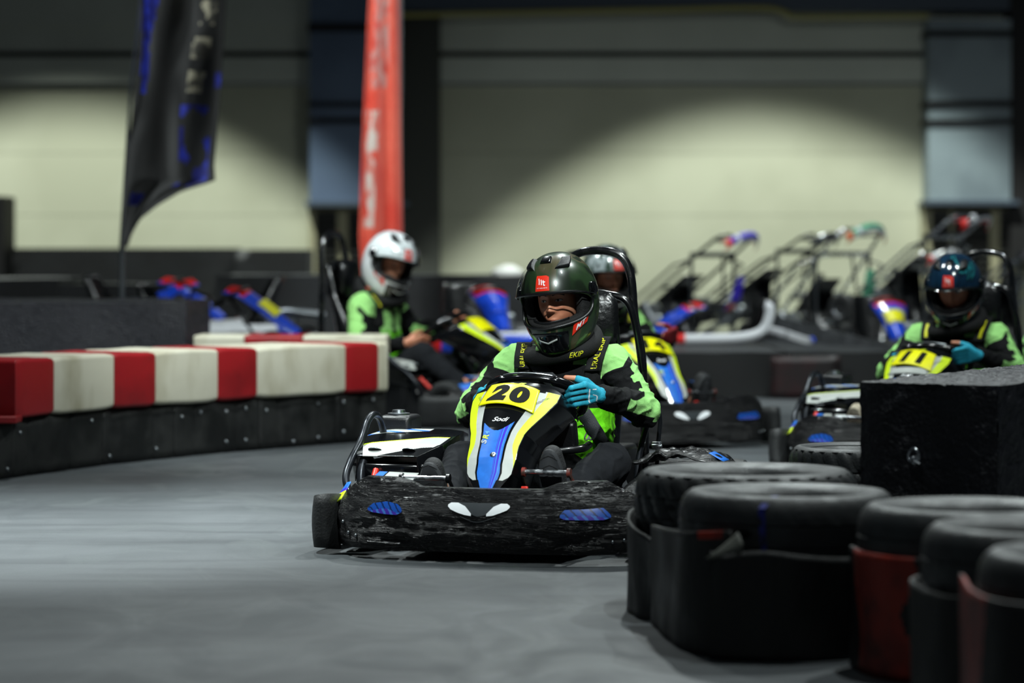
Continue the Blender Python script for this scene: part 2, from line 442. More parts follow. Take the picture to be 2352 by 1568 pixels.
def nose_panel(root, number):
    mb = MB(); NS, NT = 210, 300
    def fn(u, v):
        t = (u*2-1)*1.25; w = interp(NW, v)
        if abs(t) <= 1: return nose(t*w, v)
        k = (abs(t)-1)/.25; s = 1 if t > 0 else -1
        p = nose(s*w, v); wb = .05 if v > .3 else .03
        return p+V((s*.025*math.sin(k*PI/2), .13*k, -.055*k*(1 if v < .9 else 1.6)-.01*k*k))
    def mf(u, v):
        t = (u*2-1)*1.25; a = abs(t)
        if a > .975: return 0
        if v < .02 or (v < .085 and a > .5): return 0
        e1 = .50 if v > .2 else lerp(.62, .5, (v-.05)/.15)
        if a > e1:
            if v > .90-.0*a: return 0
            if v > .88 and a < .7: return 0
            yel = lerp(.99, .745, sst(.14, .40, v))
            if v < .24 and a > lerp(.2, 1.2, (v-.05)/.19)+.45: return 0
            if a > yel: return 2
            return 1 if a > e1+.045 else 0
        if a > e1-.045: return 0 if v > .07 else 5
        edge = .50+.05*(t/.45)**2*(1 if t < 0 else 1.3)-.03*math.cos(t*3)
        if v > edge: return 0
        for lo, hi, m_ in ((.16, .175, 4), (.20, .235, 4), (.255, .27, 5), (.285, .36, 4), (.38, .40, 5)):
            b = 1.0
            if lo*b < t < hi*b: return m_
        return 3
    mb.grid(fn, NT, NS, mfn=mf)
    fairing = mb.build('nose_panel', [M['gloss_black'], M['decal_white'], M['decal_yellow'], M['decal_blue'], M['decal_purple'], M['decal_light']], root, solid=.003)
    lab(fairing, 'black nose panel with blue centre and yellow and white side stripes')
    # a bolt
    q = MB(); q.lathe([(.001, .004), (.008, .003), (.011, 0), (.011, -.003)], 16, Matrix.Translation(nose(.01, .27, .003)) @ Matrix.Rotation(math.radians(45), 4, 'X'))
    q.build('bolt', M['steel'], fairing)
    # lettering on the panel
    def NM(x0, s0, k=1.0, rot=0.0):
        cr, sr = math.cos(rot), math.sin(rot)
        return lambda u, v: nose(x0+(u*cr-v*sr), s0+(u*sr+v*cr)/.52, .0035)
    q = text_mb('Sodi', NM(.004, .575), .058, .022, weight=.01, shear=.4)
    q.build('lettering', M['white_ink'], fairing)
    r90 = PI/2-.12
    q = text_mb('S', NM(-.034, .375, rot=r90), .018, .022, weight=.03, shear=.2); q.build('lettering', M['decal_white'], fairing)
    q = text_mb('R', NM(-.032, .415, rot=r90), .018, .022, weight=.03, shear=.2); q.build('lettering', M['decal_yellow'], fairing)
    q = text_mb('4', NM(-.030, .45, rot=r90), .014, .020, weight=.02, shear=.2); q.build('lettering', M['decal_light'], fairing)
    q = text_mb('ECOLUTION', NM(.112, .80, rot=.95), .052, .0085, weight=.0); q.build('lettering', M['ink'], fairing)
    q = text_mb('ECOLUTION', NM(-.112, .80, rot=PI-.95+PI), .052, .0085, weight=.0); q.build('lettering', M['ink'], fairing)
    q = text_mb('S', NM(-.028, .972), .032, .013, weight=.03, shear=.4); q.build('lettering', M['decal_white'], fairing)
    q = text_mb('R', NM(.016, .972), .034, .013, weight=.03, shear=.4); q.build('lettering', M['decal_yellow'], fairing)
    number_plate(root, number)
    return fairing

def plate_pt(u, v, d=0.0):
    """u -1..1 across, v 0..1 up the number plate"""
    w = lerp(.106, .094, v)
    s = lerp(.705, .935, v)+.030*(1-u*u)-.02-.034*u
    return nose(u*w, s, .011+d)
def number_plate(root, number):
    q = MB(); q.grid(lambda u, v: plate_pt(u*2-1, v), 30, 12)
    p = q.build('number_plate', M['plate_yellow'], root, solid=.0025); lab(p, 'yellow number plate reading %s' % number if number else 'yellow number plate')
    if number:
        n = len(number)
        for i, ch in enumerate(number):
            cx = (i-(n-1)/2)*.80-.02; wd = .70 if ch != '1' else .42
            t = text_mb(ch, lambda u, v: plate_pt(u+cx, v*.74+.50, .0022), wd, 1.0, weight=.075, shear=.12)
            t.build('digit', M['ink_worn'], p)
    return p

WC = V((.012, .68, .525)); WR = .165; WU = V((0, -.85, .52))
def rim_pt(a, r=WR):
    x, y = math.cos(a), math.sin(a)
    k = 1.0 if y < .55 else lerp(1.0, .9, (y-.55)/.45)      # flat top
    if y < -.6: k = .93
    return WC+V((x*r*1.03, 0, 0))+WU*(y*r*k)
def steering(root):
    e = MB(); e.tube([rim_pt(2*PI*i/96) for i in range(96)], [.0115+.0075*(1-sst(33, 29, abs(3.75*i-90))) if abs(3.75*i-90) < 40 else .019 for i in range(96)], 16, closed=True)
    w = e.build('steering_wheel', M['gloss_black'], root)
    s = MB(); nrm = V((0, .52, .85))
    for a in (20, 160, 270):
        a = math.radians(a); s.tube([WC-nrm*.02, rim_pt(a, .08)-nrm*.012, rim_pt(a)], [.014, .012, .009], 10)
    s.lathe([(.03, -.01), (.045, 0), (.045, .01), (.03, .018)], 24, Matrix.Translation(WC-nrm*.03) @ nrm.to_track_quat('Z', 'Y').to_matrix().to_4x4())
    s.build('spoke', M['gloss_black'], w)
    b = MB(); b.tube([rim_pt(math.radians(a))+V((0, -.004, .017)) for a in range(58, 123, 4)], .0035, 8); b.build('rim_trim', M['steel'], w)
    k = MB(); k.tube([WC-nrm*.03, V((0, .40, .14))], .012, 12); k.build('steering_column', M['steel'], root)
    # instrument block beside the column
    k = MB(); k.box((.10, .62, .40), (.155, .05, .10), Matrix.Rotation(.3, 3, 'X')); k.build('control_box', M['black_plastic'], root, bevel=.012)
    k = MB(); k.tube(arc([(.02, .58, .36), (.10, .57, .345), (.19, .62, .35), (.20, .70, .36)], 6), .014, 10); k.build('support_bar', M['tube_black'], root)
    k = MB(); k.tube([(.05, .52, .345), (.055, .50, .365), (.075, .50, .37), (.085, .51, .335), (.085, .52, .30)], .009, 10); k.build('bracket', M['chrome'], root)

def wheel(root, x, y, r, w):
    T = Matrix.Translation((x, y, r)) @ Matrix.Rotation(PI/2, 4, 'Y')
    q = MB(); q.lathe([(r*.52, -w*.42), (r*.62, -w*.5), (r*.86, -w*.5), (r*.97, -w*.44), (r, -w*.32), (r, w*.32), (r*.97, w*.44), (r*.86, w*.5), (r*.62, w*.5), (r*.52, w*.42)], 40, T)
    t = q.build('tyre', M['rubber'], root)
    q = MB(); q.lathe([(.012, -w*.44), (r*.3, -w*.3), (r*.5, -w*.42), (r*.53, -w*.44), (r*.53, w*.44), (r*.5, w*.42), (r*.3, w*.2), (.012, w*.2)], 28, T)
    q.build('rim', M['steel'], t)

def pod(root, sgn):
    """long plastic pod beside the seat with a bumper face"""
    mb = MB(); secs = []
    for y in [.47, .50, .58, .75, .95, 1.12, 1.22, 1.26]:
        k = 1.0 if .5 < y < 1.2 else .72
        zt = interp([(.47, .17), (.58, .23), (.95, .27), (1.26, .20)], y); x0, x1 = .34, lerp(.55, .655, min(1, (y-.45)/.15))
        if y > 1.15: x1 = lerp(.655, .58, (y-1.15)/.11)
        pr = rrect((x1-x0), (zt-.045), .035*k, 4); cx = (x0+x1)/2; cz = (zt+.045)/2
        secs.append([V((sgn*(cx+px), y, cz+pz)) for px, pz in pr])
    mb.loft(secs)
    def wob(p, a):
        return p+V((noise.noise(p*22)*a, noise.noise(p*22+V((5, 0, 0)))*a, noise.noise(p*19+V((0, 9, 0)))*a))
    return mb, wob

def side_bumpers(root):
    mb, wob = pod(root, 1); mb.v = [wob(p, .008) for p in mb.v]
    o = mb.build('side_pod', M['film'], root, sub=2); lab(o, 'side pod wrapped in crumpled black film')
    q = MB()                                        # crumpled film heaped over the rear of the pod
    def fn(u, v):
        x = lerp(.30, .66, u); y = lerp(.92, 1.3, v)
        z = .285+.035*math.sin(PI*u)*math.sin(PI*min(1, v+.15))+.02*noise.noise(V((x*22, y*22, 0)))+.022*abs(noise.noise(V((x*14, y*14, 3))))
        return V((x, y, z-.05*sst(.75, 1, u)-.05*sst(.25, 0, u)*.2))
    q.grid(fn, 50, 40); q.build('film_heap', M['film'], o, solid=.004)
    q = MB(); q.grid(lambda u, v: V((lerp(.57, .625, u), lerp(1.0, 1.1, v), .318-.03*u)), 4, 4); q.build('sticker', M['decal_blue'], o, solid=.002)
    mb, wob = pod(root, -1)
    o = mb.build('side_pod', M['black_plastic'], root, sub=1)
    # corner loop of rubber in front of each front wheel
    for s in (-1, 1):
        q = MB(); P = arc([(s*.570, .22, 0), (s*.59, .15, 0), (s*.63, .15, 0), (s*.658, .23, 0), (s*.665, .38, 0), (s*.645, .50, 0), (s*.58, .56, 0)], 10)
        vs = []; fs = []
        n = len(P)
        for i, p in enumerate(P):
            k = i/(n-1); zt = .205-.03*k+.012*math.sin(k*7); zb = .012+.012*math.sin(k*5)
            for j in range(6):
                z = lerp(zb, zt, j/5); b = 1+.012*math.sin(j/5*PI)
                vs.append((p.x*b, p.y, z))
        for i in range(n-1):
            for j in range(5): a = i*6+j; fs.append((a, a+1, a+7, a+6))
        q.add(vs, fs); q.build('corner_bumper', M['rubber'], root, solid=.012)

def engine_cover(root):
    mb = MB()
    def top(x, y): return .012+interp([(.58, .300), (.7, .338), (.85, .364), (1.0, .374), (1.12, .355)], y)-.25*max(0, abs(x+.52)-.10)**1.3
    def fn(u, v):
        t = u*2-1; y = lerp(.58, 1.12, v); w = interp([(0, .125), (.25, .185), (.6, .19), (1, .15)], v); x = -.52+t*w*min(1, 1)
        if abs(t) > .9: k = (abs(t)-.9)/.1; return V((-.52+(1 if t > 0 else -1)*w*(.9+.06*k), y, top(x*.0-.52+.9*w*(1 if t > 0 else -1), y)-.09*k))
        return V((x, y, top(x, y)))
    def mf(u, v):
        t = u*2-1
        if abs(t) > .88: return 0
        a = v-.16*t                        # diagonal white panels
        if .05 < a < .33 and -.75 < t < .85: return 2 if a > .31 else 1
        if a > .62 and t < .25: return 3 if (a*6+t*2) % 1.0 < .32 else 1
        return 0
    mb.grid(fn, 180, 150, mfn=mf)
    def fr(u, v):                          # front face of the cover
        t = u*2-1; w = .112*(1+.25*v); x = -.52+t*w
        return V((x, .575-.02*math.sin(v*PI)+.05*(1-v)+.03*t*t, lerp(.17, .285, v)-.0*t))
    mb.grid(fr, 20, 10)
    q = MB(); q.box((-.515, .86, .19), (.27, .50, .20)); q.box((-.62, .62, .2), (.05, .06, .16)); body = q
    o = mb.build('engine_cover', [M['gloss_black'], M['decal_white'], M['decal_yellow'], M['decal_blue']], root, solid=.004)
    lab(o, 'black engine cover with white and blue panels'); body.build('engine_body', M['black_plastic'], root, bevel=.02)
    for x in (-.585, -.455):
        q = MB(); T = Matrix.Translation((x, .635, top(x, .635)+.004)) @ Matrix.Rotation(-.35, 4, 'X')
        q.lathe([(.005, .006), (.008, .006), (.009, .002), (.016, .002), (.024, .0), (.026, -.002)], 20, T); q.build('vent', M['steel'], o)
    q = MB(); q.box((-.51, .555, .245), (.12, .02, .02)); q.build('grille', M['liner'], o, bevel=.004)
    q = MB(); q.box((-.51, .552, .222), (.075, .02, .022)); q.build('badge', M['steel'], o, bevel=.004)
    # box with filler cap
    q = MB(); q.box((-.628, 1.05, .388), (.126, .15, .10)); b = q.build('tank_box', M['black_plastic'], root, bevel=.018)
    q = MB(); q.lathe([(.042, 0), (.042, .006), (.026, .008), (.024, .018), (.004, .02)], 24, Matrix.Translation((-.628, 1.03, .438))); q.build('filler_cap', M['steel'], b)
    # tubular side guard
    q = MB(); q.tube(arc([(-.60, .50, .12), (-.655, .52, .22), (-.66, .58, .29), (-.655, .68, .36), (-.65, .74, .43), (-.645, .80, .45), (-.64, .86, .42), (-.64, .92, .32), (-.62, .98, .16)], 8), .0135, 12)
    q.build('side_guard', M['tube_scuffed'], root)
    q = MB(); q.tube(arc([(-.60, .56, .12), (-.62, .58, .24), (-.615, .63, .31), (-.61, .70, .24), (-.60, .74, .12)], 8), .016, 12); q.build('side_guard', M['tube_scuffed'], root)
    q = MB(); q.tube([(-.55, .50, .21), (-.555, .56, .265)], .011, 10); q.build('bracket', M['red_paint'], root)

def pedals(root):
    for s, x0, x1, y, z in ((-1, -.335, -.165, .195, .268), (1, .10, .26, .215, .295)):
        q = MB(); q.tube([(x0, y, z), (x1, y, z)], .0095, 14); p = q.build('pedal_bar', M['chrome'], root)
        for x in (x0, x1): q = MB(); q.tube([(x-.006, y, z), (x+.006, y, z)], .0165, 12); q.build('end_collar', M['rust_red'] if s > 0 else M['tube_black'], p)
        q = MB()
        q.tube(arc([(x1, y, z), (x1+.02, y+.05, z-.09), (x1+.02, y+.06, .07)], 5), .0065, 8)
        q.build('pedal_arm', M['rust_red'] if s > 0 else M['tube_black'], p)
    q = MB(); q.loft([[V(p)+V((0, dy, 0)) for p in ((.105, .16, .25), (.128, .16, .25), (.135, .15, .20), (.125, .15, .19), (.112, .15, .20))] for dy in (0, .012)])
    q.build('pedal', M['red_paint'], root, bevel=.002)
    q = MB(); q.box((-.25, .2, .14), (.05, .012, .12), Matrix.Rotation(.5, 3, 'X')); q.build('pedal', M['rust_red'], root, bevel=.003)

def seat(root):
    mb = MB()
    def fn(u, v):
        a = lerp(-115, 115, u); ar = math.radians(a)
        w = interp([(0, .17), (.3, .19), (.55, .185), (.8, .135), (.92, .125), (1, .10)], v); dpt = interp([(0, .30), (.3, .22), (.6, .15), (.8, .07), (1, .05)], v)
        yb = interp([(0, 1.18), (.3, 1.24), (1, 1.37)], v); z = interp([(0, .07), (.12, .09), (1, .88)], v)
        side = abs(a)/115
        zz = z if v > .5 else z+.12*side*side*(1-v*2)
        return V((math.sin(ar)*w, yb+.02-(1-math.cos(ar))*dpt*.62, zz))
    mb.grid(fn, 36, 40)
    o = mb.build('seat', M['seat_black'], root, solid=.014)
    q = MB(); q.grid(lambda u, v: V((lerp(-.17, .17, u), lerp(.72, 1.22, v), .09+.5*(lerp(-.17, .17, u))**2)), 10, 10); q.build('seat_base', M['seat_black'], o, solid=.012)
    q = MB(); n = 14
    secs = []
    for i in range(5):
        k = i/4; w = [.19, .215, .22, .215, .19][i]; h_ = [.19, .215, .22, .215, .19][i]
        secs.append([V((px+.045, 1.32-.045+.045*k, .79+pz+.0)) for px, pz in rrect(w, h_, .06, 5)])
    q.loft(secs); q.build('headrest', M['seat_black'], root)
    q = MB(); pr = arc([(-.02, 1.30, .68), (-.05, 1.30, .80), (-.03, 1.30, .885), (.045, 1.30, .90), (.125, 1.30, .885), (.148, 1.30, .80), (.15, 1.32, .66), (.16, 1.3, .5)], 8)
    q.tube(pr, .007, 10); q.build('piping', M['tube_black'], o)

def roll_bar(root):
    q = MB(); cx = .045
    P = arc([(cx-.20, 1.36, .12), (cx-.185, 1.38, .55), (cx-.155, 1.39, .80), (cx-.135, 1.4, .96), (cx-.09, 1.40, 1.035), (cx, 1.40, 1.055), (cx+.09, 1.40, 1.035), (cx+.132, 1.4, .96), (cx+.15, 1.39, .80), (cx+.185, 1.38, .60), (cx+.20, 1.36, .12)], 10)
    q.tube(P, .0165, 14); o = q.build('roll_bar', M['tube_black'], root)
    q = MB(); q.tube(arc([(cx-.155, 1.35, .70), (cx-.13, 1.35, .85), (cx-.04, 1.35, .892), (cx+.05, 1.35, .89), (cx+.13, 1.35, .86), (cx+.165, 1.36, .75), (cx+.185, 1.37, .60)], 8), .0135, 12)
    q.build('hoop', M['tube_black'], o)
    for s in (-1, 1):
        q = MB(); q.tube(arc([(s*.335, 1.14, .475), (s*.325, 1.12, .45), (s*.30, 1.10, .36), (s*.285, 1.08, .26), (s*.28, 1.06, .10)], 6), .0115, 12); q.build('seat_stay', M['tube_scuffed'], root)
        q = MB(); q.tube(arc([(s*.335, 1.14, .475), (s*.345, 1.18, .43), (s*.33, 1.2, .30), (s*.32, 1.22, .10)], 6), .0085, 10); q.build('seat_stay', M['tube_scuffed'], root)
    q = MB(); q.box((.335, 1.17, .33), (.03, .03, .03)); q.tube([(.32, 1.15, .33), (.36, 1.15, .33)], .008, 8); q.build('clamp', M['chrome'], root, bevel=.004)

def chassis(root):
    q = MB()
    for s in (-1, 1):
        q.tube(arc([(s*.12, .10, .07), (s*.25, .14, .07), (s*.30, .3, .07), (s*.30, .9, .07), (s*.33, 1.6, .08)], 5), .015, 10)
        q.tube([(s*.30, .55, .07), (s*.56, .55, .09), (s*.58, 1.2, .09), (s*.3, 1.2, .07)], .011, 8)
    q.tube([(-.3, .42, .09), (.3, .42, .09)], .015, 10); q.tube([(-.5, 1.42, .14), (.5, 1.42, .14)], .018, 12)
    q.tube([(-.46, .42, .125), (.46, .42, .125)], .012, 10)
    q.tube([(-.3, .9, .07), (.3, .9, .07)], .013, 8); q.tube([(-.33, 1.6, .08), (.33, 1.6, .08)], .013, 8)
    q.build('chassis', M['tube_black'], root)
    q = MB(); q.box((0, .55, .052), (.58, .9, .006)); q.build('floor_pan', M['tube_scuffed'], root)
    q = MB(); secs = []
    for x in [-.62, -.58, -.3, 0, .3, .58, .62]:
        k = .75 if abs(x) > .6 else 1
        secs.append([V((x, 1.70-.10*(x/.62)**2+py*k, .17+pz*k)) for py, pz in rrect(.09, .16, .03, 4)])
    q.loft(secs); q.build('rear_bumper', M['film'], root, sub=1)
    q = MB(); q.box((.0, 1.52, .22), (.30, .22, .18)); q.build('engine', M['black_plastic'], root, bevel=.02)

def top_stickers(root):
    def quad(name, pts, mats_, mfn=None):
        q = MB(); a, b, c_, d = [V(p) for p in pts]
        q.grid(lambda u, v: (a*(1-u)+b*u)*(1-v)+(d*(1-u)+c_*u)*v, 24, 6, mfn=mfn)
        return q.build(name, mats_, root, solid=.004)
    quad('bumper_top', [K(848, 1104, .16), K(945, 1106, .12), K(962, 1087, .33), K(872, 1083, .34)], [M['decal_blue'], M['decal_white'], M['gloss_black']], lambda u, v: 0 if u < .22 else (2 if u < .27 else 1))
    lab(root.children[-1] if False else bpy.data.objects[[o.name for o in KIDS(root) if o.name.startswith('bumper_top')][-1]], 'blue and white sticker strip on top of the bumper')
    quad('corner_sticker', [K(762, 1160, .24), K(783, 1146, .17), K(806, 1106, .25), K(798, 1108, .32)], [M['decal_yellow'], M['decal_purple'], M['decal_blue']], lambda u, v: 0 if v < .45 else (1 if v < .65 else 2))

def make_kart(number):
    root = empty('go_kart')
    front_bumper(root); nose_panel(root, number); steering(root); side_bumpers(root); engine_cover(root); pedals(root)
    seat(root); roll_bar(root); chassis(root); top_stickers(root)
    for s in (-1, 1): wheel(root, s*.50, .42, .125, .12); wheel(root, s*.53, 1.42, .135, .19)
    return root
# ---------------------------------------------------------------- helmets
def camo(name, stops, scale=9, rough=.16):
    m = mat(name, '#20301f', rough, coat=.9); nt = m.node_tree; N = nt.nodes; L = nt.links; b = N['Principled BSDF']
    tc = N.new('ShaderNodeTexCoord'); mp = N.new('ShaderNodeMapping'); mp.inputs['Scale'].default_value = (1.6, 1, .55); mp.inputs['Rotation'].default_value = (.2, .5, .3)
    L.new(tc.outputs['Object'], mp.inputs['Vector'])
    n = N.new('ShaderNodeTexNoise'); n.inputs['Scale'].default_value = scale; n.inputs['Detail'].default_value = 1.5; n.inputs['Distortion'].default_value = 1.2
    L.new(mp.outputs[0], n.inputs['Vector'])
    r = N.new('ShaderNodeValToRGB'); r.color_ramp.interpolation = 'LINEAR'; b.inputs['Coat Weight'].default_value = .45
    while len(r.color_ramp.elements) > 1: r.color_ramp.elements.remove(r.color_ramp.elements[0])
    r.color_ramp.elements[0].position = stops[0][0]; r.color_ramp.elements[0].color = c(stops[0][1])
    for p, h in stops[1:]: e = r.color_ramp.elements.new(p); e.color = c(h)
    L.new(n.outputs[0], r.inputs[0]); L.new(r.outputs[0], b.inputs['Base Color'])
camo('helmet_camo', [(0, '#10170e'), (.38, '#141d11'), (.42, '#1e2f19'), (.54, '#25381f'), (.57, '#423d2a'), (.63, '#4a4431'), (.66, '#1a2616'), (1, '#141d10')], scale=7, rough=.3)
camo('helmet_blue', [(0, '#0a1a2c'), (.5, '#0e2a40'), (.6, '#0b1626'), (.68, '#1c6a70'), (.72, '#0b1b2a')])
camo('helmet_white', [(0, '#d9dde0'), (.6, '#dfe3e6'), (.66, '#8d9296'), (.7, '#d9dde0')])
camo('helmet_grey', [(0, '#2f3a34'), (.48, '#3c4a41'), (.52, '#8a9294'), (.6, '#a2a9ab'), (.64, '#222a27')])

HA, HB, HC = .140, .166, .172
def hs(u, la, d=0.0):
    cl = math.cos(la)
    if la < 0: cl = max(cl, 0)**.62
    else: cl = max(cl, 0)**.92
    y = -HB*cl*math.cos(u); x = HA*cl*math.sin(u); z = HC*math.sin(la)*(1+.30*sst(math.radians(-28), math.radians(-62), la)*max(0, .35+.65*math.cos(u)))
    f = max(0, math.cos(u))**2*sst(math.radians(-2), math.radians(-42), la)
    y -= .022*f
    n = V((x/HA**2, y/HB**2, z/HC**2))
    n = n.normalized() if n.length > 0 else V((0, 0, 1))
    return V((x, y, z))+n*d
PU = math.radians(80)
def port(u, k=1.0):
    """upper and lower edge of the eye port at angle u"""
    a = abs(u)/PU
    if a >= 1: return math.radians(-6), math.radians(-6.6)
    h_ = (1-a**3.2)**.5
    t = -6+17*h_*k; b = -6.6-27*h_*k*(1-.18*a)
    return math.radians(t), math.radians(b)

def helmet(parent, T, style, visor=True, badge='MT', gaze=0.0):
    shell = MB(); NU = 150; rows = [('t', 44), ('g', 8), ('b', 30)]
    def la_at(u, j):
        t, b = port(u); lb = math.radians(-61+9*(1-math.cos(u))/2)
        if j <= 44: return lerp(math.radians(89.9), t, (j/44)**.95)
        if j <= 52: return lerp(t, b, (j-44)/8)
        return lerp(b, lb, (j-52)/30)
    for j in range(83):
        for i in range(NU):
            u = 2*PI*i/NU-PI; shell.v.append(hs(u, la_at(u, j)))
    for j in range(82):
        for i in range(NU):
            um = 2*PI*(i+.5)/NU-PI
            if 44 <= j < 52 and abs(um) < PU: continue
            a = j*NU+i; b = j*NU+(i+1) % NU
            shell.f.append([a, b, b+NU, a+NU]); shell.m.append(0)
    h = shell.build('helmet', [M[style]], parent, T=T); lab(h, {'helmet_camo': 'glossy camouflage full face helmet', 'helmet_blue': 'glossy dark blue full face helmet', 'helmet_white': 'white full face helmet', 'helmet_grey': 'grey and green full face helmet'}[style])
    q = h.modifiers.new('Solid', 'SOLIDIFY'); q.thickness = .007; q.offset = -1
    # gasket round the port
    us = [PU*math.sin(PI/2*(i/40*2-1)) for i in range(41)]
    loop = [hs(u, port(u)[0], .002) for u in us]+[hs(u, port(u)[1], .002) for u in us[::-1]][1:-1]
    g = MB(); g.tube(loop, .0055, 8, closed=True); g.build('gasket', M['black_plastic'], h, T=T)
    # padded liner
    ln = MB(); NR = 40
    def lu(u, j):
        t, b = port(u, .93); lb = math.radians(-60)
        return lerp(math.radians(89), t, j/16) if j <= 16 else (lerp(t, b, (j-16)/6) if j <= 22 else lerp(b, lb, (j-22)/12))
    for j in range(35):
        for i in range(96):
            u = 2*PI*i/96-PI; p = hs(u, lu(u, j), -.012)
            ln.v.append(p)
    for j in range(34):
        for i in range(96):
            um = 2*PI*(i+.5)/96-PI
            if 16 <= j < 22 and abs(um) < PU*.80: continue
            a = j*96+i; b = j*96+(i+1) % 96; ln.f.append([a, b, b+96, a+96]); ln.m.append(0)
    l = ln.build('liner', M['liner'], h, T=T); q = l.modifiers.new('Solid', 'SOLIDIFY'); q.thickness = .03; q.offset = -1
    if visor:
        v = MB(); U = math.radians(84)
        def vf(a, b):
            t = (a*2-1); u = t*U; hi = math.radians(lerp(50, 20, abs(t)**2.2)); lo = math.radians(lerp(9, 2, abs(t)**3))
            return hs(u, lerp(lo, hi, b), .012+.010*(1-b)*(1-abs(t)**4))
        v.grid(vf, 70, 16); vo = v.build('visor', M['visor'], h, T=T); lab(vo, 'clear visor, raised')
        v = MB(); v.tube([vf(i/60, 0) for i in range(61)], .0022, 6); v.build('visor_edge', M['gloss_black'], vo, T=T)
    for s in (-1, 1):
        p = hs(s*math.radians(84), math.radians(9), .004); n = (hs(s*math.radians(84), math.radians(9), .02)-p).normalized()
        q = MB(); q.lathe([(.027, -.004), (.026, .006), (.018, .010), (.012, .008), (.002, .009)], 24, Matrix.Translation(p) @ n.to_track_quat('Z', 'Y').to_matrix().to_4x4())
        q.build('visor_pivot', M['gloss_black'], h, T=T)
    def raised(name, u0, u1, l0, l1, d, m_, tilt=0.0):
        q = MB()
        def fn(a, b):
            e = min(1, min(a, 1-a, b, 1-b)*7)**.5
            return hs(math.radians(lerp(u0, u1, a)+tilt*(b-.5)), math.radians(lerp(l0, l1, b)), -.001+d*e)
        q.grid(fn, 24, 24); return q.build(name, m_, h, T=T)
    raised('vent', -15, 15, 53, 66, .010, M['gloss_black'])
    raised('vent', 32, 62, 42, 62, .012, M['black_plastic'], 22); raised('vent', -62, -32, 42, 62, .012, M['black_plastic'], -22)
    raised('chin_panel', -38, 38, -60, -37.5, .004, M['gloss_black'])
    # chin emblem and gap
    q = MB(); strokes(q, [[(-.30, -40.5), (0, -46), (.30, -40.5)]], lambda a, b: hs(a, math.radians(b), .006), .9, n=10)
    q.v = [V(p) for p in q.v]
    q = MB(); q.grid(lambda a, b: hs((a*2-1)*.30, math.radians(lerp(-44.2, -42.6, b)-3.0*(1-abs(a*2-1))), .0085), 20, 3)
    q.build('chin_emblem', M['decal_white'], h, solid=.001, T=T)
    # breath guard at the lower port edge
    q = MB(); q.grid(lambda a, b: hs((a*2-1)*.75, lerp(port((a*2-1)*.75)[1]-.02, port((a*2-1)*.75)[1]+.07, b), -.028), 24, 5); q.build('breath_guard', M['black_plastic'], h, solid=.004, T=T)
    if badge:
        def lp(a, b, d=.0015): return hs(math.radians(a), math.radians(b), d)
        q = MB(); q.grid(lambda u, v: lp(lerp(-11.5, 11.5, u), lerp(14, 34, v)-(max(0, u-.8)*12 if v > .9 else 0)), 12, 12); b = q.build('forehead_badge', M['red_badge'], h, T=T)
        q = MB()
        strokes(q, [[(-5.5, 30), (-4.5, 26), (-4.3, 22)], [(-1.8, 28.5), (-1, 25), (-.8, 21.5)], [(1.6, 27.5), (2.2, 24), (2.8, 21.2), (4.6, 21)], [(.6, 25.4), (4.8, 25.2)]], lambda x, y: lp(x*1.1, y, .003), .75)
        q.build('badge_mark', M['white_ink'], b, T=T)
        q = text_mb('MT HELMETS', lambda x, y: lp(x, y+17.6, .003), 17, 1.3); q.build('badge_lettering', M['white_ink'], b, T=T)
        for s in (-1, 1):
            def sp(x, y, d=.004): return hs(s*math.radians(56+x), math.radians(-31+y+.50*x*1.0), d)
            q = MB(); q.grid(lambda u, v: sp(lerp(-13, 13, u)+2.5*(v-.5), lerp(-5, 5, v)), 10, 5); b = q.build('cheek_badge', M['red_badge'], h, T=T)
            q = text_mb('MT', lambda x, y: sp(s*x, y, .0065), 17, 6, weight=.02, shear=.3); q.build('badge_lettering', M['white_ink'], b, T=T)
    return h

# ---------------------------------------------------------------- suits
two_tone('suit', '#08090b', '#93cc78', rough=.8)
two_tone('suit_belly', '#08090b', '#6ad018', rough=.8)

def seg_dist(p, a, b):
    d = b-a; t = max(0, min(1, (p-a).dot(d)/d.dot(d))); q = a+d*t
    t2 = (p-a).dot(d)/d.dot(d)
    return (p-q).length, t2, p-q

def hand_points(P, s):
    """finger chains of a fist closed round the rim at P; s = side"""
    D = V((0, -.45, .89)); out = []
    m = lambda x, y, z: P+V((s*x, y, z))
    for i in range(4):
        o = D*(.034-.0225*i); L = (1, 1.06, 1.0, .82)[i]
        out.append([m(.030, -.028, .004)+o, m(.030-.042*L, -.050, -.006)+o*.97, m(.030-.062*L, -.034, -.014)+o*.95, m(.030-.060*L, -.010, -.017)+o*.93])
    th = [m(.05, .03, .012), m(.022, .012, .043), m(-.018, .004, .056), m(-.05, .0, .058)]
    W = m(.062, .052, -.004)
    return out, th, W

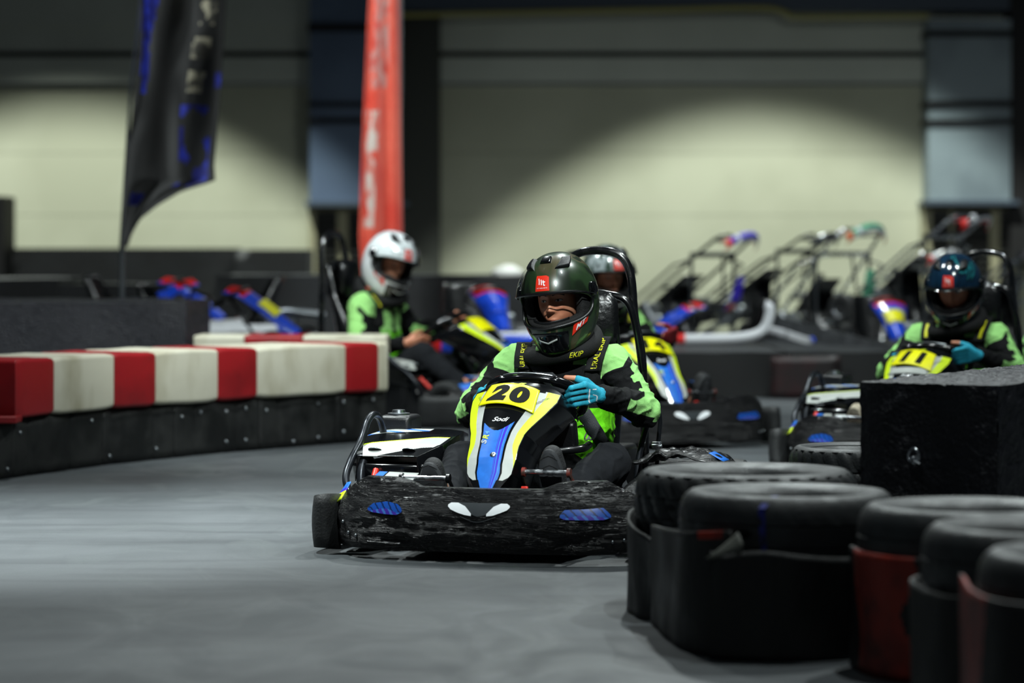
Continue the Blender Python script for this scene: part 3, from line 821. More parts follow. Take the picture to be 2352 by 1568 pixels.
def person(M4, helmet_style='helmet_camo', glove='glove_teal', voxel=.006, head_yaw=-6, head_pitch=4, lean=0.0, la=12, ra=187, shoe_mat='shoe', detail=True, label='', head_roll=0, suit='suit', chest=False, seed=0, full_glove=False, hide_legs=False, arm=None, knee=None):
    """a driver seated in the kart frame; image right is +x"""
    hc = V((.010, 1.0, .878))
    R = Matrix.Rotation(math.radians(head_yaw), 4, 'Z') @ Matrix.Rotation(math.radians(head_roll), 4, 'Y') @ Matrix.Rotation(math.radians(head_pitch), 4, 'X')
    TH4 = Matrix.Translation(hc) @ R
    hd = lambda x, y, z: TH4 @ V((x, y, z))
    sh = {1: V((.192, 1.075, .635)), -1: V((-.188, 1.075, .635))}
    el = {1: V((.322, 1.0, .478)), -1: V((-.325, .99, .465))}
    P = {1: rim_pt(math.radians(la)), -1: rim_pt(math.radians(ra))}
    if arm: el.update({s_: a_[0] for s_, a_ in arm.items()}); P.update({s_: a_[1] for s_, a_ in arm.items()})
    hip = {1: V((.10, 1.06, .17)), -1: V((-.09, 1.06, .17))}
    kn = {1: V((.268, .735, .292)), -1: V((-.275, .735, .290))}
    an = {1: V((.185, .38, .20)), -1: V((-.245, .38, .185))}
    if knee: kn.update(knee)
    H_ = {s: hand_points(P[s], s) for s in (1, -1)}
    # --- body: one continuous surface
    b = MB()
    for z, y, rx, ry in ((.20, 1.08, .15, .11), (.42, 1.09, .145, .10), (.56, 1.08, .165, .10)): b.ell((0, y, z), (rx, ry, .16))
    b.capsule((.005, 1.06, .62), .06, hd(0, .02, -.09), .056)
    def fy(x, z):                       # relief of the face
        g = lambda cx, cz, sx, sz: math.exp(-((x-cx)/sx)**2-((z-cz)/sz)**2)
        f = .0
        if -.052 < z < .016: k = (.016-z)/.052; f += (.004+.021*min(1, k)**1.2)*math.exp(-(x/(.0075+.0055*min(1, k)))**2)*(1 if z > -.038 else max(0, 1-(-.038-z)/.010))
        for s in (-1, 1):
            f += -.013*g(s*.030, .000, .017, .012)+.0065*g(s*.030, -.001, .013, .0065)+.006*g(s*.028, .022, .022, .008)+.006*g(s*.043, -.028, .018, .014)
            f += .0065*g(s*.013, -.040, .0065, .007)-.002*g(s*.024, -.055, .006, .014)+.005*g(s*.034, -.060, .018, .018)
        f += .0075*g(0, -.0715, .020, .0045)+.0080*g(0, -.082, .017, .0050)-.003*g(0, -.0765, .022, .002)+.009*g(0, -.108, .018, .014)-.004*g(0, -.093, .02, .005)
        return f
    hv = MB(); hv.ell((0, 0, 0), (.0775, .100, .120), 160, 120)
    def headshape(p):
        k = sst(-.02, -.115, p.z); x = p.x*(1-.20*k); y = p.y
        if p.y < 0: y -= fy(p.x, p.z)*sst(0, -.05, p.y); y -= .016*k*sst(0, -.06, p.y)
        return V((x, y, p.z))
    b.add([TH4 @ headshape(p) for p in hv.v], hv.f)
    for s in (-1, 1):
        b.ell(hd(s*.078, .005, -.01), (.010, .018, .028), 12, 8)
        b.capsule(sh[s], .05, el[s], .042); b.capsule(el[s], .042, H_[s][2], .028)
        fs, th, W = H_[s]
        for f in fs:
            b.capsule(W, .017, f[0], .0115)
            for i in range(3): b.capsule(f[i], .0088-.0006*i, f[i+1], .0082-.0006*i)
        for i in range(3): b.capsule(th[i], .0125-.001*i, th[i+1], .0115-.001*i)
        b.capsule(W, .018, th[0], .015)
        b.capsule(hip[s], .075, kn[s], .055); b.capsule(kn[s], .052, an[s], .036); b.capsule(an[s], .036, an[s]+V((0, -.07, .07)), .03)
    me = blob(b, .0034 if detail else .006, 1, 'person'); bvh = BVHTree.FromPolygons([v.co for v in me.vertices], [p_.vertices for p_ in me.polygons]); root = mesh_obj('person', me, M['skin'])
    for s in (-1, 1):
        fw = (TH4.to_3x3() @ V((0, 1, 0))).normalized()
        def onf(x, z, d=.001):
            r_ = bvh.ray_cast(hd(x, -.3, z), fw); return (r_[0] if r_[0] else hd(x, -.1, z))-fw*d
        q = MB()
        def ey(u, v):                   # almond of the open eye
            x = lerp(-.0125, .0125, u); h_ = .0052*(1-(x/.0130)**2); return onf(s*.030+x, -.0015+lerp(-h_*.75, h_*.8, v), .0009)
        q.grid(ey, 14, 6); e_ = q.build('eye', M['eye_white'], root)
        q = MB(); q.add([onf(s*.030-.0025+.0042*math.cos(a)*k_, -.0010+.0038*math.sin(a)*k_, .0013) for k_ in (.05, 1) for a in [2*PI*i/14 for i in range(14)]], [(i, (i+1) % 14, 14+(i+1) % 14, 14+i) for i in range(14)]+[tuple(range(14))]); q.build('iris', M['iris'], e_)
        q = MB(); q.tube([onf(s*.030+x, -.0015+.0050*(1-(x/.0135)**2), .0003) for x in [(-.0135+.027*i/10) for i in range(11)]], .0011, 6); q.build('eyelashes', M['brow'], e_)
        q = MB(); q.grid(lambda u, v: onf(s*lerp(.012, .050, u), lerp(.0165, .0225, v)+.006*math.sin(u*PI)-.003*u, .0012), 12, 3); q.build('eyebrow', M['brow'], root, solid=.001)
    q = MB(); q.grid(lambda u, v: onf(lerp(-.021, .021, u), -.0768+lerp(-.009, .007, v)*math.sin(max(.02, u)*PI)**.7, .0006), 18, 6); q.build('lips', M['lip'], root)
    # --- jacket
    j = MB(); secs = []
    for z, y, rx, ry in ((.13, 1.09, .13, .10), (.17, 1.09, .165, .125), (.25, 1.085, .188, .130), (.38, 1.09, .188, .122), (.50, 1.085, .184, .118), (.60, 1.08, .19, .108), (.655, 1.08, .15, .09), (.70, 1.07, .095, .082), (.725, 1.06, .07, .065)):
        secs.append([V((math.copysign(abs(math.cos(a))**.85, math.cos(a))*rx, y+math.copysign(abs(math.sin(a))**.85, math.sin(a))*ry, z)) for a in [2*PI*k/28 for k in range(28)]])
    j.loft(secs)
    cuff = {}
    for s in (1, -1):
        j.capsule((s*.10, 1.08, .65), .06, sh[s], .070); j.capsule(sh[s], .072, el[s], .060); 
        W = H_[s][2]; cuff[s] = W+(el[s]-W).normalized()*.02
        j.capsule(el[s], .060, cuff[s], .040); j.ell(el[s]+V((s*.006, .008, -.012)), (.062, .062, .060))
    me = blob(j, voxel, 5, 'jacket')
    pats = []; 
    nv = [v.normal.copy() for v in me.vertices]
    for i, v in enumerate(me.vertices):
        p = v.co.copy(); s = 1 if p.x > 0 else -1
        du, tu, ou = seg_dist(p, sh[s], el[s]); df, tf, of = seg_dist(p, el[s], cuff[s])
        tor = math.hypot(p.x/.165, (p.y-1.085)/.12)
        out = V((s, .25, 0)); 
        if tf > .0 and df < .075 and (df <= du or tf > .12) and abs(p.x) > .15:
            hgt = of.z/.055; L = (cuff[s]-el[s]).length
            if chest and s < 0: hgt = -.1
            val = min((.60-tf)*L, (hgt+.62)*.055, (.35+1.3*sst(.25, 0, tf)-hgt+.25*math.sin(tf*9))*.055)
        elif abs(p.x) > .125 and (du < .085) and tu > -.8:
            ax = (el[s]-sh[s]).normalized(); o = ou-ax*ou.dot(ax); fr = V((0, -1, 0)); sd = V((s, 0, .3)).normalized()
            ang = math.degrees(math.atan2(o.dot(sd), o.dot(fr)))
            stp = 42+(12 if (tu*3.4+.3) % 1.0 > .5 else -8)
            outer = (ang-stp)/57*.065 if ang > -100 else -.05
            outer = min(outer, (150-ang)/57*.065)
            cap_ = min((.26-tu+.10*math.sin(math.radians(ang)))*.25, (abs(p.x)-.128))
            gap = (abs(tu-.36+.22*(ang-30)/60)-.07)*.25 if ang < 85 else .05
            val = max(cap_, min(outer, .03)); val = min(val, gap) if tu < .62 and ang < 85 else val
        else:
            val = min(.475-p.z, p.z-(.30+.04*math.cos(p.x*18)), .186-abs(p.x), 1.12-p.y)
            val = max(val, min(p.z-.635, abs(p.x)-.062, .14-abs(p.x)))
            val = max(val, min(.006-abs(p.z-.535), p.x-.03, .11-p.x, 1.1-p.y)) if not chest else val
            if chest: val = max(val, min(.05-abs(abs(p.x)-.07), .1-abs(p.z-.52), 1.05-p.y))
        pats.append(val+.0012*noise.noise(p*40))
        k = noise.noise(V((p.x*11+seed, p.y*11, p.z*16)))*.006
        r = 1-abs(noise.noise(V((p.x*13+p.z*6, p.y*9+seed, p.z*24-p.x*8))))*2.2
        k += max(0, r)**3*.0075
        k += max(0, 1-abs(noise.noise(V((p.x*30, p.y*20, p.z*40+seed))))*3)**2*.002
        if abs(p.z-.66) < .06 and abs(p.x) < .1: k *= .2
        v.co = p+nv[i]*(k-.002)
    set_attr(me, 'pat', pats)
    # lower front panel in a purer green
    jk = mesh_obj('jacket', me, [M[suit], M['suit_belly']], root); lab(jk, 'black jacket with neon green panels on the shoulders, sleeves and belly')
    mi = [1 if (abs(q.center.x) < .20 and q.center.z < .49) else 0 for q in me.polygons]; me.polygons.foreach_set('material_index', mi)
    # --- trousers
    t = MB(); t.ell((0, 1.07, .165), (.17, .15, .115), 28, 16)
    for s in (1, -1):
        t.capsule(hip[s], .098, kn[s], .074); t.capsule(kn[s], .073, an[s]+V((0, .02, -.01)), .052)
        t.ell(kn[s]+V((0, -.005, .004)), (.074, .074, .072))
    if not hide_legs:
        me = blob(t, voxel*1.15, 5, 'trousers'); nv = [v.normal.copy() for v in me.vertices]
        for i, v in enumerate(me.vertices):
            p = v.co.copy(); r = 1-abs(noise.noise(V((p.x*10, p.y*16+seed, p.z*14))))*2.2
            v.co = p+nv[i]*(max(0, r)**3*.006+noise.noise(p*12)*.004)
        lab(mesh_obj('trousers', me, M['trouser'], root), 'dark charcoal trousers')
        for s in (1, -1):
            f = MB(); h0 = an[s]+V((0, -.03, -.05)); ball = an[s]+V((0, -.095, .075+(.035 if s > 0 else 0))); toe = ball+V((0, -.012, .04))
            f.capsule(h0, .040, ball, .043); f.capsule(ball, .045, toe, .036); f.capsule(h0, .042, an[s]+V((0, .01, .01)), .047)
            me = blob(f, .005 if detail else .008, 4, 'shoe'); so = mesh_obj('shoe', me, M[shoe_mat], root)
            dz = (toe-h0).normalized(); nrm = V((0, -dz.z, dz.y)); nrm = nrm if nrm.y < 0 else -nrm
            q = MB(); Lh = (toe-h0).length+.07; mid = (toe+h0)/2+nrm*.036
            def outl(a):                 # sole outline
                y = math.sin(a)*Lh/2; w = interp([(-1, .030), (-.2, .027), (.5, .046), (1, .038)], math.sin(a)); return math.copysign(abs(math.cos(a))**.7, math.cos(a))*w, y
            q.loft([[mid+V((outl(2*PI*k/36)[0]*e, 0, 0))+dz*outl(2*PI*k/36)[1]*e+nrm*d for k in range(36)] for e, d in ((1.02, -.006), (1.03, .006), (.97, .013))])
            sole = q.build('sole', M['sole'] if shoe_mat == 'shoe' else M['shoe_tan'], so)
            q = MB()
            for k in range(7):
                y0 = -.10+.035*k; strokes(q, [[(-.03, y0), (0, y0+.016), (.03, y0)]], lambda x, y: mid+V((x, 0, 0))+dz*y+nrm*.0135, .0018, n=2)
            q.build('tread', M['liner'], sole)
    # --- gloves
    if glove:
        for s in (1, -1):
            g = MB(); fs, th, W = H_[s]
            for f in fs:
                g.capsule(W+V((s*.0, -.01, 0)), .022, f[0], .0150)
                for i in range(2 if not full_glove else 3): g.capsule(f[i], .0118-.0006*i, f[i+1], .0108-.0006*i)
                g.capsule(f[1], .0112, f[1]+(f[2]-f[1])*.9, .0104)
            g.capsule(W, .024, th[0], .020); g.capsule(th[0], .0175, th[1], .0155); g.capsule(th[1], .0150, th[1]+(th[2]-th[1])*.75, .0140)
            g.capsule(W+(el[s]-W).normalized()*.03, .031, W+V((0, -.01, 0)), .028)
            me = blob(g, .0026 if detail else .006, 2, 'glove'); go = mesh_obj('glove', me, M[glove], root)
            if detail:
                nn = V((0, -1, 0)); q = MB()
                bv = BVHTree.FromPolygons([v.co for v in me.vertices], [p.vertices for p in me.polygons])
                def pj(x, z, d=.0008):
                    r_ = bv.ray_cast(V((x, -1, z)), V((0, 1, 0))); return (r_[0] if r_[0] else V((x, W.y, z)))+V((0, -d, 0))
                for i in range(3):        # seams between the fingers
                    a = (fs[i][0]+fs[i+1][0])/2+V((s*.008, 0, 0)); b2 = (fs[i][1]+fs[i+1][1])/2
                    strokes(q, [[(lerp(b2.x, a.x, k/3), lerp(b2.z, a.z, k/3)) for k in range(4)]], pj, .0028, n=4)
                q.build('finger_seam', M['glove_dark'], go)
                q = MB(); cx, cz = W.x-s*.004, W.z
                strokes(q, [[(cx-.010, cz+.024), (cx-.014, cz+.0), (cx-.016, cz-.022), (cx-.002, cz-.030), (cx+.006, cz-.004), (cx-.004, cz+.003)], [(cx-.003, cz+.022), (cx+.006, cz+.022)]], pj, .0016, n=5)
                q.build('wrist_mark', M['white_ink'], go)
    helmet(root, TH4, helmet_style, badge='MT')
    # --- things worn over the jacket
    bv = BVHTree.FromPolygons([v.co for v in jk.data.vertices], [p.vertices for p in jk.data.polygons])
    def onj(x, z, d=.005):
        r_ = bv.ray_cast(V((x, -1, z)), V((0, 1, 0))); y = r_[0].y if r_[0] else 1.05
        return V((x, y-d, z))
    # padded neck brace
    q = MB(); ring = []
    for k in range(48):
        a = 2*PI*k/48; ring.append(V((.008+.120*math.cos(a), 1.05+.120*math.sin(a), .706+.052*math.sin(a)-.012*math.cos(2*a)+.02*math.cos(a))))
    q.tube(ring, .030, 16, closed=True)
    nb = q.build('neck_brace', M['strap_black'], root)
    if detail:
        def ringm(u, v):
            a = 2*PI*.845+u; rr = .030*1.03
            cc = V((.008+.120*math.cos(a), 1.05+.120*math.sin(a), .706+.052*math.sin(a)-.012*math.cos(2*a)+.02*math.cos(a))); o = V((math.cos(a), math.sin(a), 0))
            w = v/.030-.15
            return cc+o*rr*math.cos(w)+V((0, 0, 1))*rr*math.sin(w)
        q = text_mb('EKIP', ringm, .36, .019, weight=.0, shear=.25); q.build('lettering', M['yellow_ink'], nb)
    # shoulder pads with lettering
    for s, x0, x1, zt, zb in ((-1, -.140, -.132, .712, .618), (1, .160, .138, .735, .612)):
        q = MB(); w = .029
        def pad(u, v, d=.006):
            z = lerp(zb, zt, v); xc = lerp(x1, x0, v); x = xc+u
            p = onj(x, min(z, .655), d); p.y = min(p.y, onj(xc, min(z, .655), d).y, onj(x-.02, min(z, .655), d).y, onj(x+.02, min(z, .655), d).y)-.007
            if z > .655: p = V((x, p.y+.9*(z-.655)+.0, z))
            return p
        q.grid(lambda a, b_: pad((a*2-1)*w, b_), 10, 14); pd = q.build('shoulder_pad', M['strap_black'], root, solid=.007)
        lab(pd, 'black shoulder pad with yellow lettering')
        q = MB(); q.grid(lambda a, b_: onj(lerp(x1, x1-s*.004, b_)+(a*2-1)*w*.92, lerp(zb-.095, zb+.01, b_), .004), 8, 10); q.build('strap', M['strap_black'], pd, solid=.003)
        if detail:
            Lz = zt-zb
            q = text_mb('URAL EKIP', lambda u, v: pad(-v+.002, .52+u/Lz, .0115), Lz*.90, .021, weight=.01); q.build('lettering', M['yellow_ink'], pd)
        else:
            q = MB(); q.grid(lambda a, b_: pad((a*2-1)*.008, lerp(.15, .85, b_), .012), 2, 6); q.build('lettering', M['yellow_ink'], pd)
    if detail:
        q = MB(); f = lambda x, y: onj(x+.038, y+.062, .004)
        strokes(q, [[(.045, .345), (.062, .350), (.085, .352), (.118, .345)], [(.086, .352), (.078, .325), (.072, .305), (.080, .298), (.090, .318)], [(.090, .318), (.088, .302), (.096, .300), (.104, .318)], [(.104, .318), (.101, .302), (.110, .300), (.118, .316)], [(.118, .316), (.114, .302), (.125, .300), (.13, .305)]], f, .0024, n=6)
        q.build('script_print', M['ink'], jk)
    # --- put the origin at the seat, then into the hall
    base = V((0, 1.05, 0)); T = Matrix.Translation(-base)
    def walk(o):
        o.data.transform(T); [walk(k) for k in KIDS(o)]
    walk(root)
    root.matrix_world = M4 @ Matrix.Translation(base)
    return root, bv

def seat_belt(kart, bv):
    """strap from the driver's right shoulder across to the left hip"""
    def onj(x, z, d):
        r_ = bv.ray_cast(V((x, -1, z)), V((0, 1, 0)))
        if r_[0] is None: r_ = bv.find_nearest(V((x, 1.0, z)))
        return V((x, r_[0].y-d, z))
    pts = [(-.095, .665), (-.06, .62), (-.01, .575), (.05, .53), (.105, .465), (.155, .385), (.195, .30), (.235, .20), (.255, .14)]
    P = arc([(x, 0, z) for x, z in pts], 8); q = MB(); vs = []; fs = []
    rows = []
    for i, p in enumerate(P):
        a = P[max(0, i-1)]; b_ = P[min(len(P)-1, i+1)]; d = (b_-a).normalized(); n = V((-d.z, 0, d.x))
        rows.append([(p.x+n.x*w, p.z+n.z*w) for w in (-.026, 0, .026)])
    base = [onj(r_[1][0], r_[1][1], .010).y for r_ in rows]
    sm = [min(base[max(0, i-4):i+5]) for i in range(len(base))]
    for r_, y in zip(rows, sm):
        for x, z in r_: vs.append((x, y, z))
    for i in range(len(P)-1):
        for j in range(2): a = i*3+j; fs.append((a, a+1, a+4, a+3))
    q.add(vs, fs); return q.build('seat_belt', M['webbing'], kart, solid=.003)
# ---------------------------------------------------------------- the hall
def concrete():
    m = bpy.data.materials.new('track_surface'); m.use_nodes = True; M['floor'] = m
    nt = m.node_tree; N = nt.nodes; L = nt.links; b = N['Principled BSDF']
    tc = N.new('ShaderNodeTexCoord')
    def noi(scale, det, dist=0, st=(1, 1, 1)):
        mp = N.new('ShaderNodeMapping'); mp.inputs['Scale'].default_value = st; L.new(tc.outputs['Object'], mp.inputs['Vector'])
        n = N.new('ShaderNodeTexNoise'); n.inputs['Scale'].default_value = scale; n.inputs['Detail'].default_value = det; n.inputs['Distortion'].default_value = dist
        L.new(mp.outputs[0], n.inputs['Vector']); return n
    def mr(src, a, b_, c_, d):
        r = N.new('ShaderNodeMapRange'); [r.inputs[i+1].__setattr__('default_value', v) for i, v in enumerate((a, b_, c_, d))]; L.new(src, r.inputs[0]); return r.outputs[0]
    def mix(f, a, b_, mode='MIX'):
        x = N.new('ShaderNodeMix'); x.data_type = 'RGBA'; x.blend_type = mode; L.new(f, x.inputs[0]) if not isinstance(f, float) else x.inputs[0].__setattr__('default_value', f)
        for k, s in ((6, a), (7, b_)):
            if isinstance(s, str): x.inputs[k].default_value = c(s)
            else: L.new(s, x.inputs[k])
        return x.outputs[2]
    big = noi(.55, 3, .6); mid = noi(3.2, 6, 1.2, (1, .5, 1)); fine = noi(160, 4); streak = noi(2.0, 5, .4, (.35, 2.2, 1)); speck = noi(420, 2)
    base = mix(mr(big.outputs[0], .40, .60, 0, 1), '#383d40', '#505457')
    base = mix(mr(streak.outputs[0], .48, .68, 0, .7), base, '#2f3337')
    base = mix(mr(mid.outputs[0], .52, .68, 0, .4), base, '#666b6c')
    base = mix(mr(fine.outputs[0], .35, .7, 0, .5), base, '#3e4143')
    base = mix(mr(speck.outputs[0], .66, .74, 0, .5), base, '#8c8e8a')
    L.new(base, b.inputs['Base Color']); L.new(mr(mid.outputs[0], .35, .7, .68, .46), b.inputs['Roughness'])
    bp = N.new('ShaderNodeBump'); bp.inputs['Strength'].default_value = .35; bp.inputs['Distance'].default_value = .004; L.new(fine.outputs[0], bp.inputs['Height']); L.new(bp.outputs[0], b.inputs['Normal'])
concrete()
mat('wall_cream', '#b7b8a2', .7, col2='#acad97', nscale=.6, bump=.1, bscale=3)
mat('wall_upper', '#c6cabe', .7, col2='#bcc0b4', nscale=.6)
mat('gap_dark', '#08090a', .8)
mat('column_blue', '#596a82', .6, col2='#506078', nscale=1.2)
mat('column_pale', '#7d8a90', .55, col2='#6b777e', nscale=1.2)
mat('frame_cream', '#9a967a', .6)
mat('louvre', '#141512', .6)
mat('beam', '#3f4a58', .6)
mat('cable', '#a09a5a', .6)
mat('dark_bay', '#0d0b0c', .7)

q = MB(); q.add([(-30, 0, 0), (30, 0, 0), (30, 29.5, 0), (-30, 29.5, 0)], [(0, 1, 2, 3)]); q.add([(-30, 29.5, 0), (30, 29.5, 0), (30, 42, 0), (-30, 42, 0)], [(0, 1, 2, 3)], 1); fl = q.build('floor', [M['floor'], mat('bounce_cut_floor', '#17181a', .8, col2='#1f2022', nscale=2)], smooth=False); fl['kind'] = 'structure'  # far strip: added dark zone, unseen, that cuts bounce light onto the back wall
YW = 40.0
def px(x, Y=YW): return (x-1176)/F*Y
def pz(y, Y=YW): return H-(y-HZ)/F*Y
def st(name, mb, m, bevel=0, parent=None):
    o = mb.build(name, m, parent, smooth=False, bevel=bevel)
    if not parent: o['kind'] = 'structure'
    return o
def slab(mb, x0, x1, y0, y1, z0, z1, mi=0): return mb.box(((x0+x1)/2, (y0+y1)/2, (z0+z1)/2), (x1-x0, y1-y0, z1-z0), mi=mi)
q = MB(); z = 0
for z0, z1 in ((0, .55), (.556, 1.60), (1.606, 2.45), (2.456, pz(196))): slab(q, -16, 16, YW, YW+.3, z0, z1)
slab(q, -16, 16, YW+.05, YW+.3, 0, pz(196))
wall = st('wall_back', q, M['wall_cream'])
q = MB(); slab(q, -16, 16, YW-.08, YW+.3, pz(190), pz(132)); slab(q, -16, 16, YW-.02, YW+.3, pz(118), pz(60)); slab(q, -16, 16, YW-.05, YW+.3, pz(60), 8); st('wall_upper_panel', q, M['wall_upper'])
bpy.data.objects['wall_upper_panel'].name = 'trim_1'
q = MB(); slab(q, -16, 16, YW-.01, YW+.28, pz(134), pz(116)); st('trim_2', q, M['gap_dark'])
q = MB(); slab(q, px(926), 16, YW-.5, YW-.1, pz(30), 8); st('trim_3', q, M['beam'])
q = MB(); q.tube(arc([(px(925), YW-.53, pz(42)), (px(1500), YW-.53, pz(30)), (px(1740), YW-.53, pz(26)), (px(1800), YW-.53, pz(38)), (px(1830), YW-.53, pz(46)), (px(2120), YW-.53, pz(44))], 6), .035, 8)
tag(q.build('cable', M['cable']), 'yellowish cable sagging along the high beam of the back wall', 'cable')
# columns
def column(name, x0, x1, ztop, zlow, m, bands, lx):
    q = MB(); slab(q, x0, x1, YW-.6, YW, zlow, ztop); o = st(name, q, m)
    for b0, b1 in bands:
        k = MB(); slab(k, x0-.02, x1+.02, YW-.64, YW, b0, b1); st('band', k, M['gap_dark'], parent=o)
    k = MB(); slab(k, x0-.06, x1+.10, YW-.7, YW, zlow-.06, zlow); st('ledge', k, M['beam'], parent=o)
    return o
column('trim_4', px(718), px(925), 8, pz(465), M['column_blue'], [(pz(250), pz(240)), (pz(288), pz(276)), (pz(80), pz(62))], 0)
column('trim_5', px(2118), px(2305), pz(52), pz(462), M['column_pale'], [(pz(92), pz(78)), (pz(250), pz(236)), (pz(290), pz(278))], 0)
q = MB(); slab(q, px(925), px(1012), YW-.35, YW, 0, 8); st('trim_6', q, mat('bay_grey', '#33352f', .7))
q = MB(); slab(q, px(2305), px(2600), YW-.55, YW, pz(600), 8); st('trim_7', q, M['dark_bay'])
def louvred(n, x0, x1, panes, ztop, zbot):
    q = MB(); slab(q, x0, x1, YW-.35, YW-.05, zbot, ztop); o = st('window_%d' % n, q, M['frame_cream'])
    for a, b in panes:
        k = MB(); slab(k, a, b, YW-.37, YW-.34, zbot+.05, ztop-.12)
        zz = zbot+.1
        while zz < ztop-.16: k.box(((a+b)/2, YW-.385, zz), (b-a, .05, .02), Matrix.Rotation(.5, 3, 'X')); zz += .09
        st('louvre', k, M['louvre'], parent=o)
louvred(1, px(712), px(925), [(px(730), px(778)), (px(804), px(915))], pz(466), 0)
louvred(2, px(2112), px(2320), [(px(2132), px(2172)), (px(2180), px(2262)), (px(2286), px(2312))], pz(464), 0)

# ---------------------------------------------------------------- dark barriers behind the track
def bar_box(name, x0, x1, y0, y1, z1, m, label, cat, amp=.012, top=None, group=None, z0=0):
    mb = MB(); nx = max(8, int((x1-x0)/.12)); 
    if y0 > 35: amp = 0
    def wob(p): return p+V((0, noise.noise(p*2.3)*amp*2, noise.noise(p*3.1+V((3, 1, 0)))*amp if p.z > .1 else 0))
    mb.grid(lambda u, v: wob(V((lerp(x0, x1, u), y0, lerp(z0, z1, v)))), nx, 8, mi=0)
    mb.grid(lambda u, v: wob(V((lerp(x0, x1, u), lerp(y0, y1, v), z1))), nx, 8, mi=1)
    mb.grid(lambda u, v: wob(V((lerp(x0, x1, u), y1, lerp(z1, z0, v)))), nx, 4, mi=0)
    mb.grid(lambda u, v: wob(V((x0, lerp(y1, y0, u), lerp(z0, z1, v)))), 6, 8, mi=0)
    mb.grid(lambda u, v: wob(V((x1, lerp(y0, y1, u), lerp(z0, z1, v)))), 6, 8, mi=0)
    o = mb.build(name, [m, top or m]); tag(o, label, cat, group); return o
bar_box('foam_barrier', at(-200, 0, 19).x, at(443, 0, 19).x, 18.6, 20.08, .745, M['tarp'], 'long black barrier with a glittering wet top, behind the red and white blocks', 'barrier', top=M['tarp'])
bar_box('wall_barrier', at(28, 0, 36).x, at(538, 0, 36).x, 36, 37, pz(570, 36), M['barrier_black'], 'tall black barrier along the back wall, behind the black flag', 'barrier')
bar_box('wall_barrier', at(540, 0, 35.6).x, at(708, 0, 35.6).x, 35.6, 36.5, pz(573, 35.6), M['barrier_black'], 'tall black barrier along the back wall, next to the louvred window', 'barrier')
bar_box('cabinet', at(-240, 0, 36).x, at(22, 0, 36).x, 35.6, 36.4, pz(452, 36), M['dark_bay'], 'tall black cabinet cut off by the left edge, against the back wall', 'cabinet')
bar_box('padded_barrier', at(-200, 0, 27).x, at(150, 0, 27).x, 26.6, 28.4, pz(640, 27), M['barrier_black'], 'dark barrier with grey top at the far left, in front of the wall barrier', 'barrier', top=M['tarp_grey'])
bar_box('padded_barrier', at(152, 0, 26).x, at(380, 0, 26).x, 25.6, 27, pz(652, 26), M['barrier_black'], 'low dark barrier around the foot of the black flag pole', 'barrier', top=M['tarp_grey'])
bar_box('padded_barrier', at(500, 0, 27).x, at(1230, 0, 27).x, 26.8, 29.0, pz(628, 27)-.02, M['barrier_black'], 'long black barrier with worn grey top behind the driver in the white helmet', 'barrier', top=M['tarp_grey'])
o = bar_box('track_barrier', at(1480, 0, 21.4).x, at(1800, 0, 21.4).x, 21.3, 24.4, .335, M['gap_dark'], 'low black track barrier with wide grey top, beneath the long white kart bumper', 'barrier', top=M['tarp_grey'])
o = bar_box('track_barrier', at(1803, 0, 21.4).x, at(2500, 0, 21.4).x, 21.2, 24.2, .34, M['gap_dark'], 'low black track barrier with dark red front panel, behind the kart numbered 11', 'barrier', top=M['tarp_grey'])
q = MB(); q.grid(lambda u, v: V((lerp(at(1772, 0, 21.1).x, at(1932, 0, 21.1).x, u), 21.14, lerp(.005, .31, v))), 6, 6); q.build('red_panel', M['dark_red'], o, solid=.01)
# sloping grey slab on that barrier
q = MB(); a = at(1775, 722, 24.6); b_ = at(2060, 805, 22.0)
q.loft([[V((a.x, a.y+dy, a.z)), V((a.x, a.y+dy, a.z-.22)), V((b_.x-.2, b_.y+dy, .345)), V((b_.x, b_.y+dy, .355))] for dy in (0, .7)])
tag(q.build('ramp_slab', M['tarp_grey'], bevel=.01), 'grey slab sloping down onto the low barrier behind kart 11', 'slab')
q = MB(); p = at(1166, 640, 27.4); q.ell((p.x, p.y, p.z+.055), (.155, .12, .075), 20, 10); q.v = [v+V((noise.noise(v*9)*.02, 0, noise.noise(v*7)*.02)) for v in q.v]
tag(q.build('white_bundle', mat('white_cloth', '#e2e2dc', .8)), 'small rounded white bundle lying on the long black barrier', 'bundle')

# ---------------------------------------------------------------- red and white block barrier on the left
mat('block_white', '#c9c5b2', .55, col2='#9d967c', nscale=3.0, nramp=(.5, .78), bump=.15, bscale=10, nstretch=(1.5, 1.5, .7))
mat('block_red', '#96161c', .42, col2='#6d1216', nscale=3.5, nramp=(.5, .75), bump=.15, bscale=10)
line = [(-45, 1111), (39, 1098), (250, 1069), (508, 1042), (782, 1020), (893, 1012)]
def gp(x, off=0.0):
    y = interp(line, x); Y = H*F/(y-HZ); return V((px(x, Y), Y, 0))
def gdir(x): return (gp(x+25)-gp(x-25)).normalized()
def gpt(x, back, z): d = gdir(x); n = V((-d.y, d.x, 0)); n = n if n.y > 0 else -n; p = gp(x)+n*back; return V((p.x, p.y, z))
segs = [(38, 127, 'r', 'red barrier block at the left end of the front row'), (127, 265, 'w', 'dirty white barrier block between the first and second red blocks'), (265, 360, 'r', 'second red barrier block from the left'), (360, 503, 'w', 'dirty white barrier block between the second and third red blocks'), (503, 593, 'r', 'third red barrier block from the left, in the middle of the row'), (593, 796, 'w', 'longest dirty white barrier block of the row'), (796, 871, 'r', 'red barrier block at the right end, nearest the white helmet driver'), (871, 893, 'w', 'narrow white end block of the row, at the right end')]
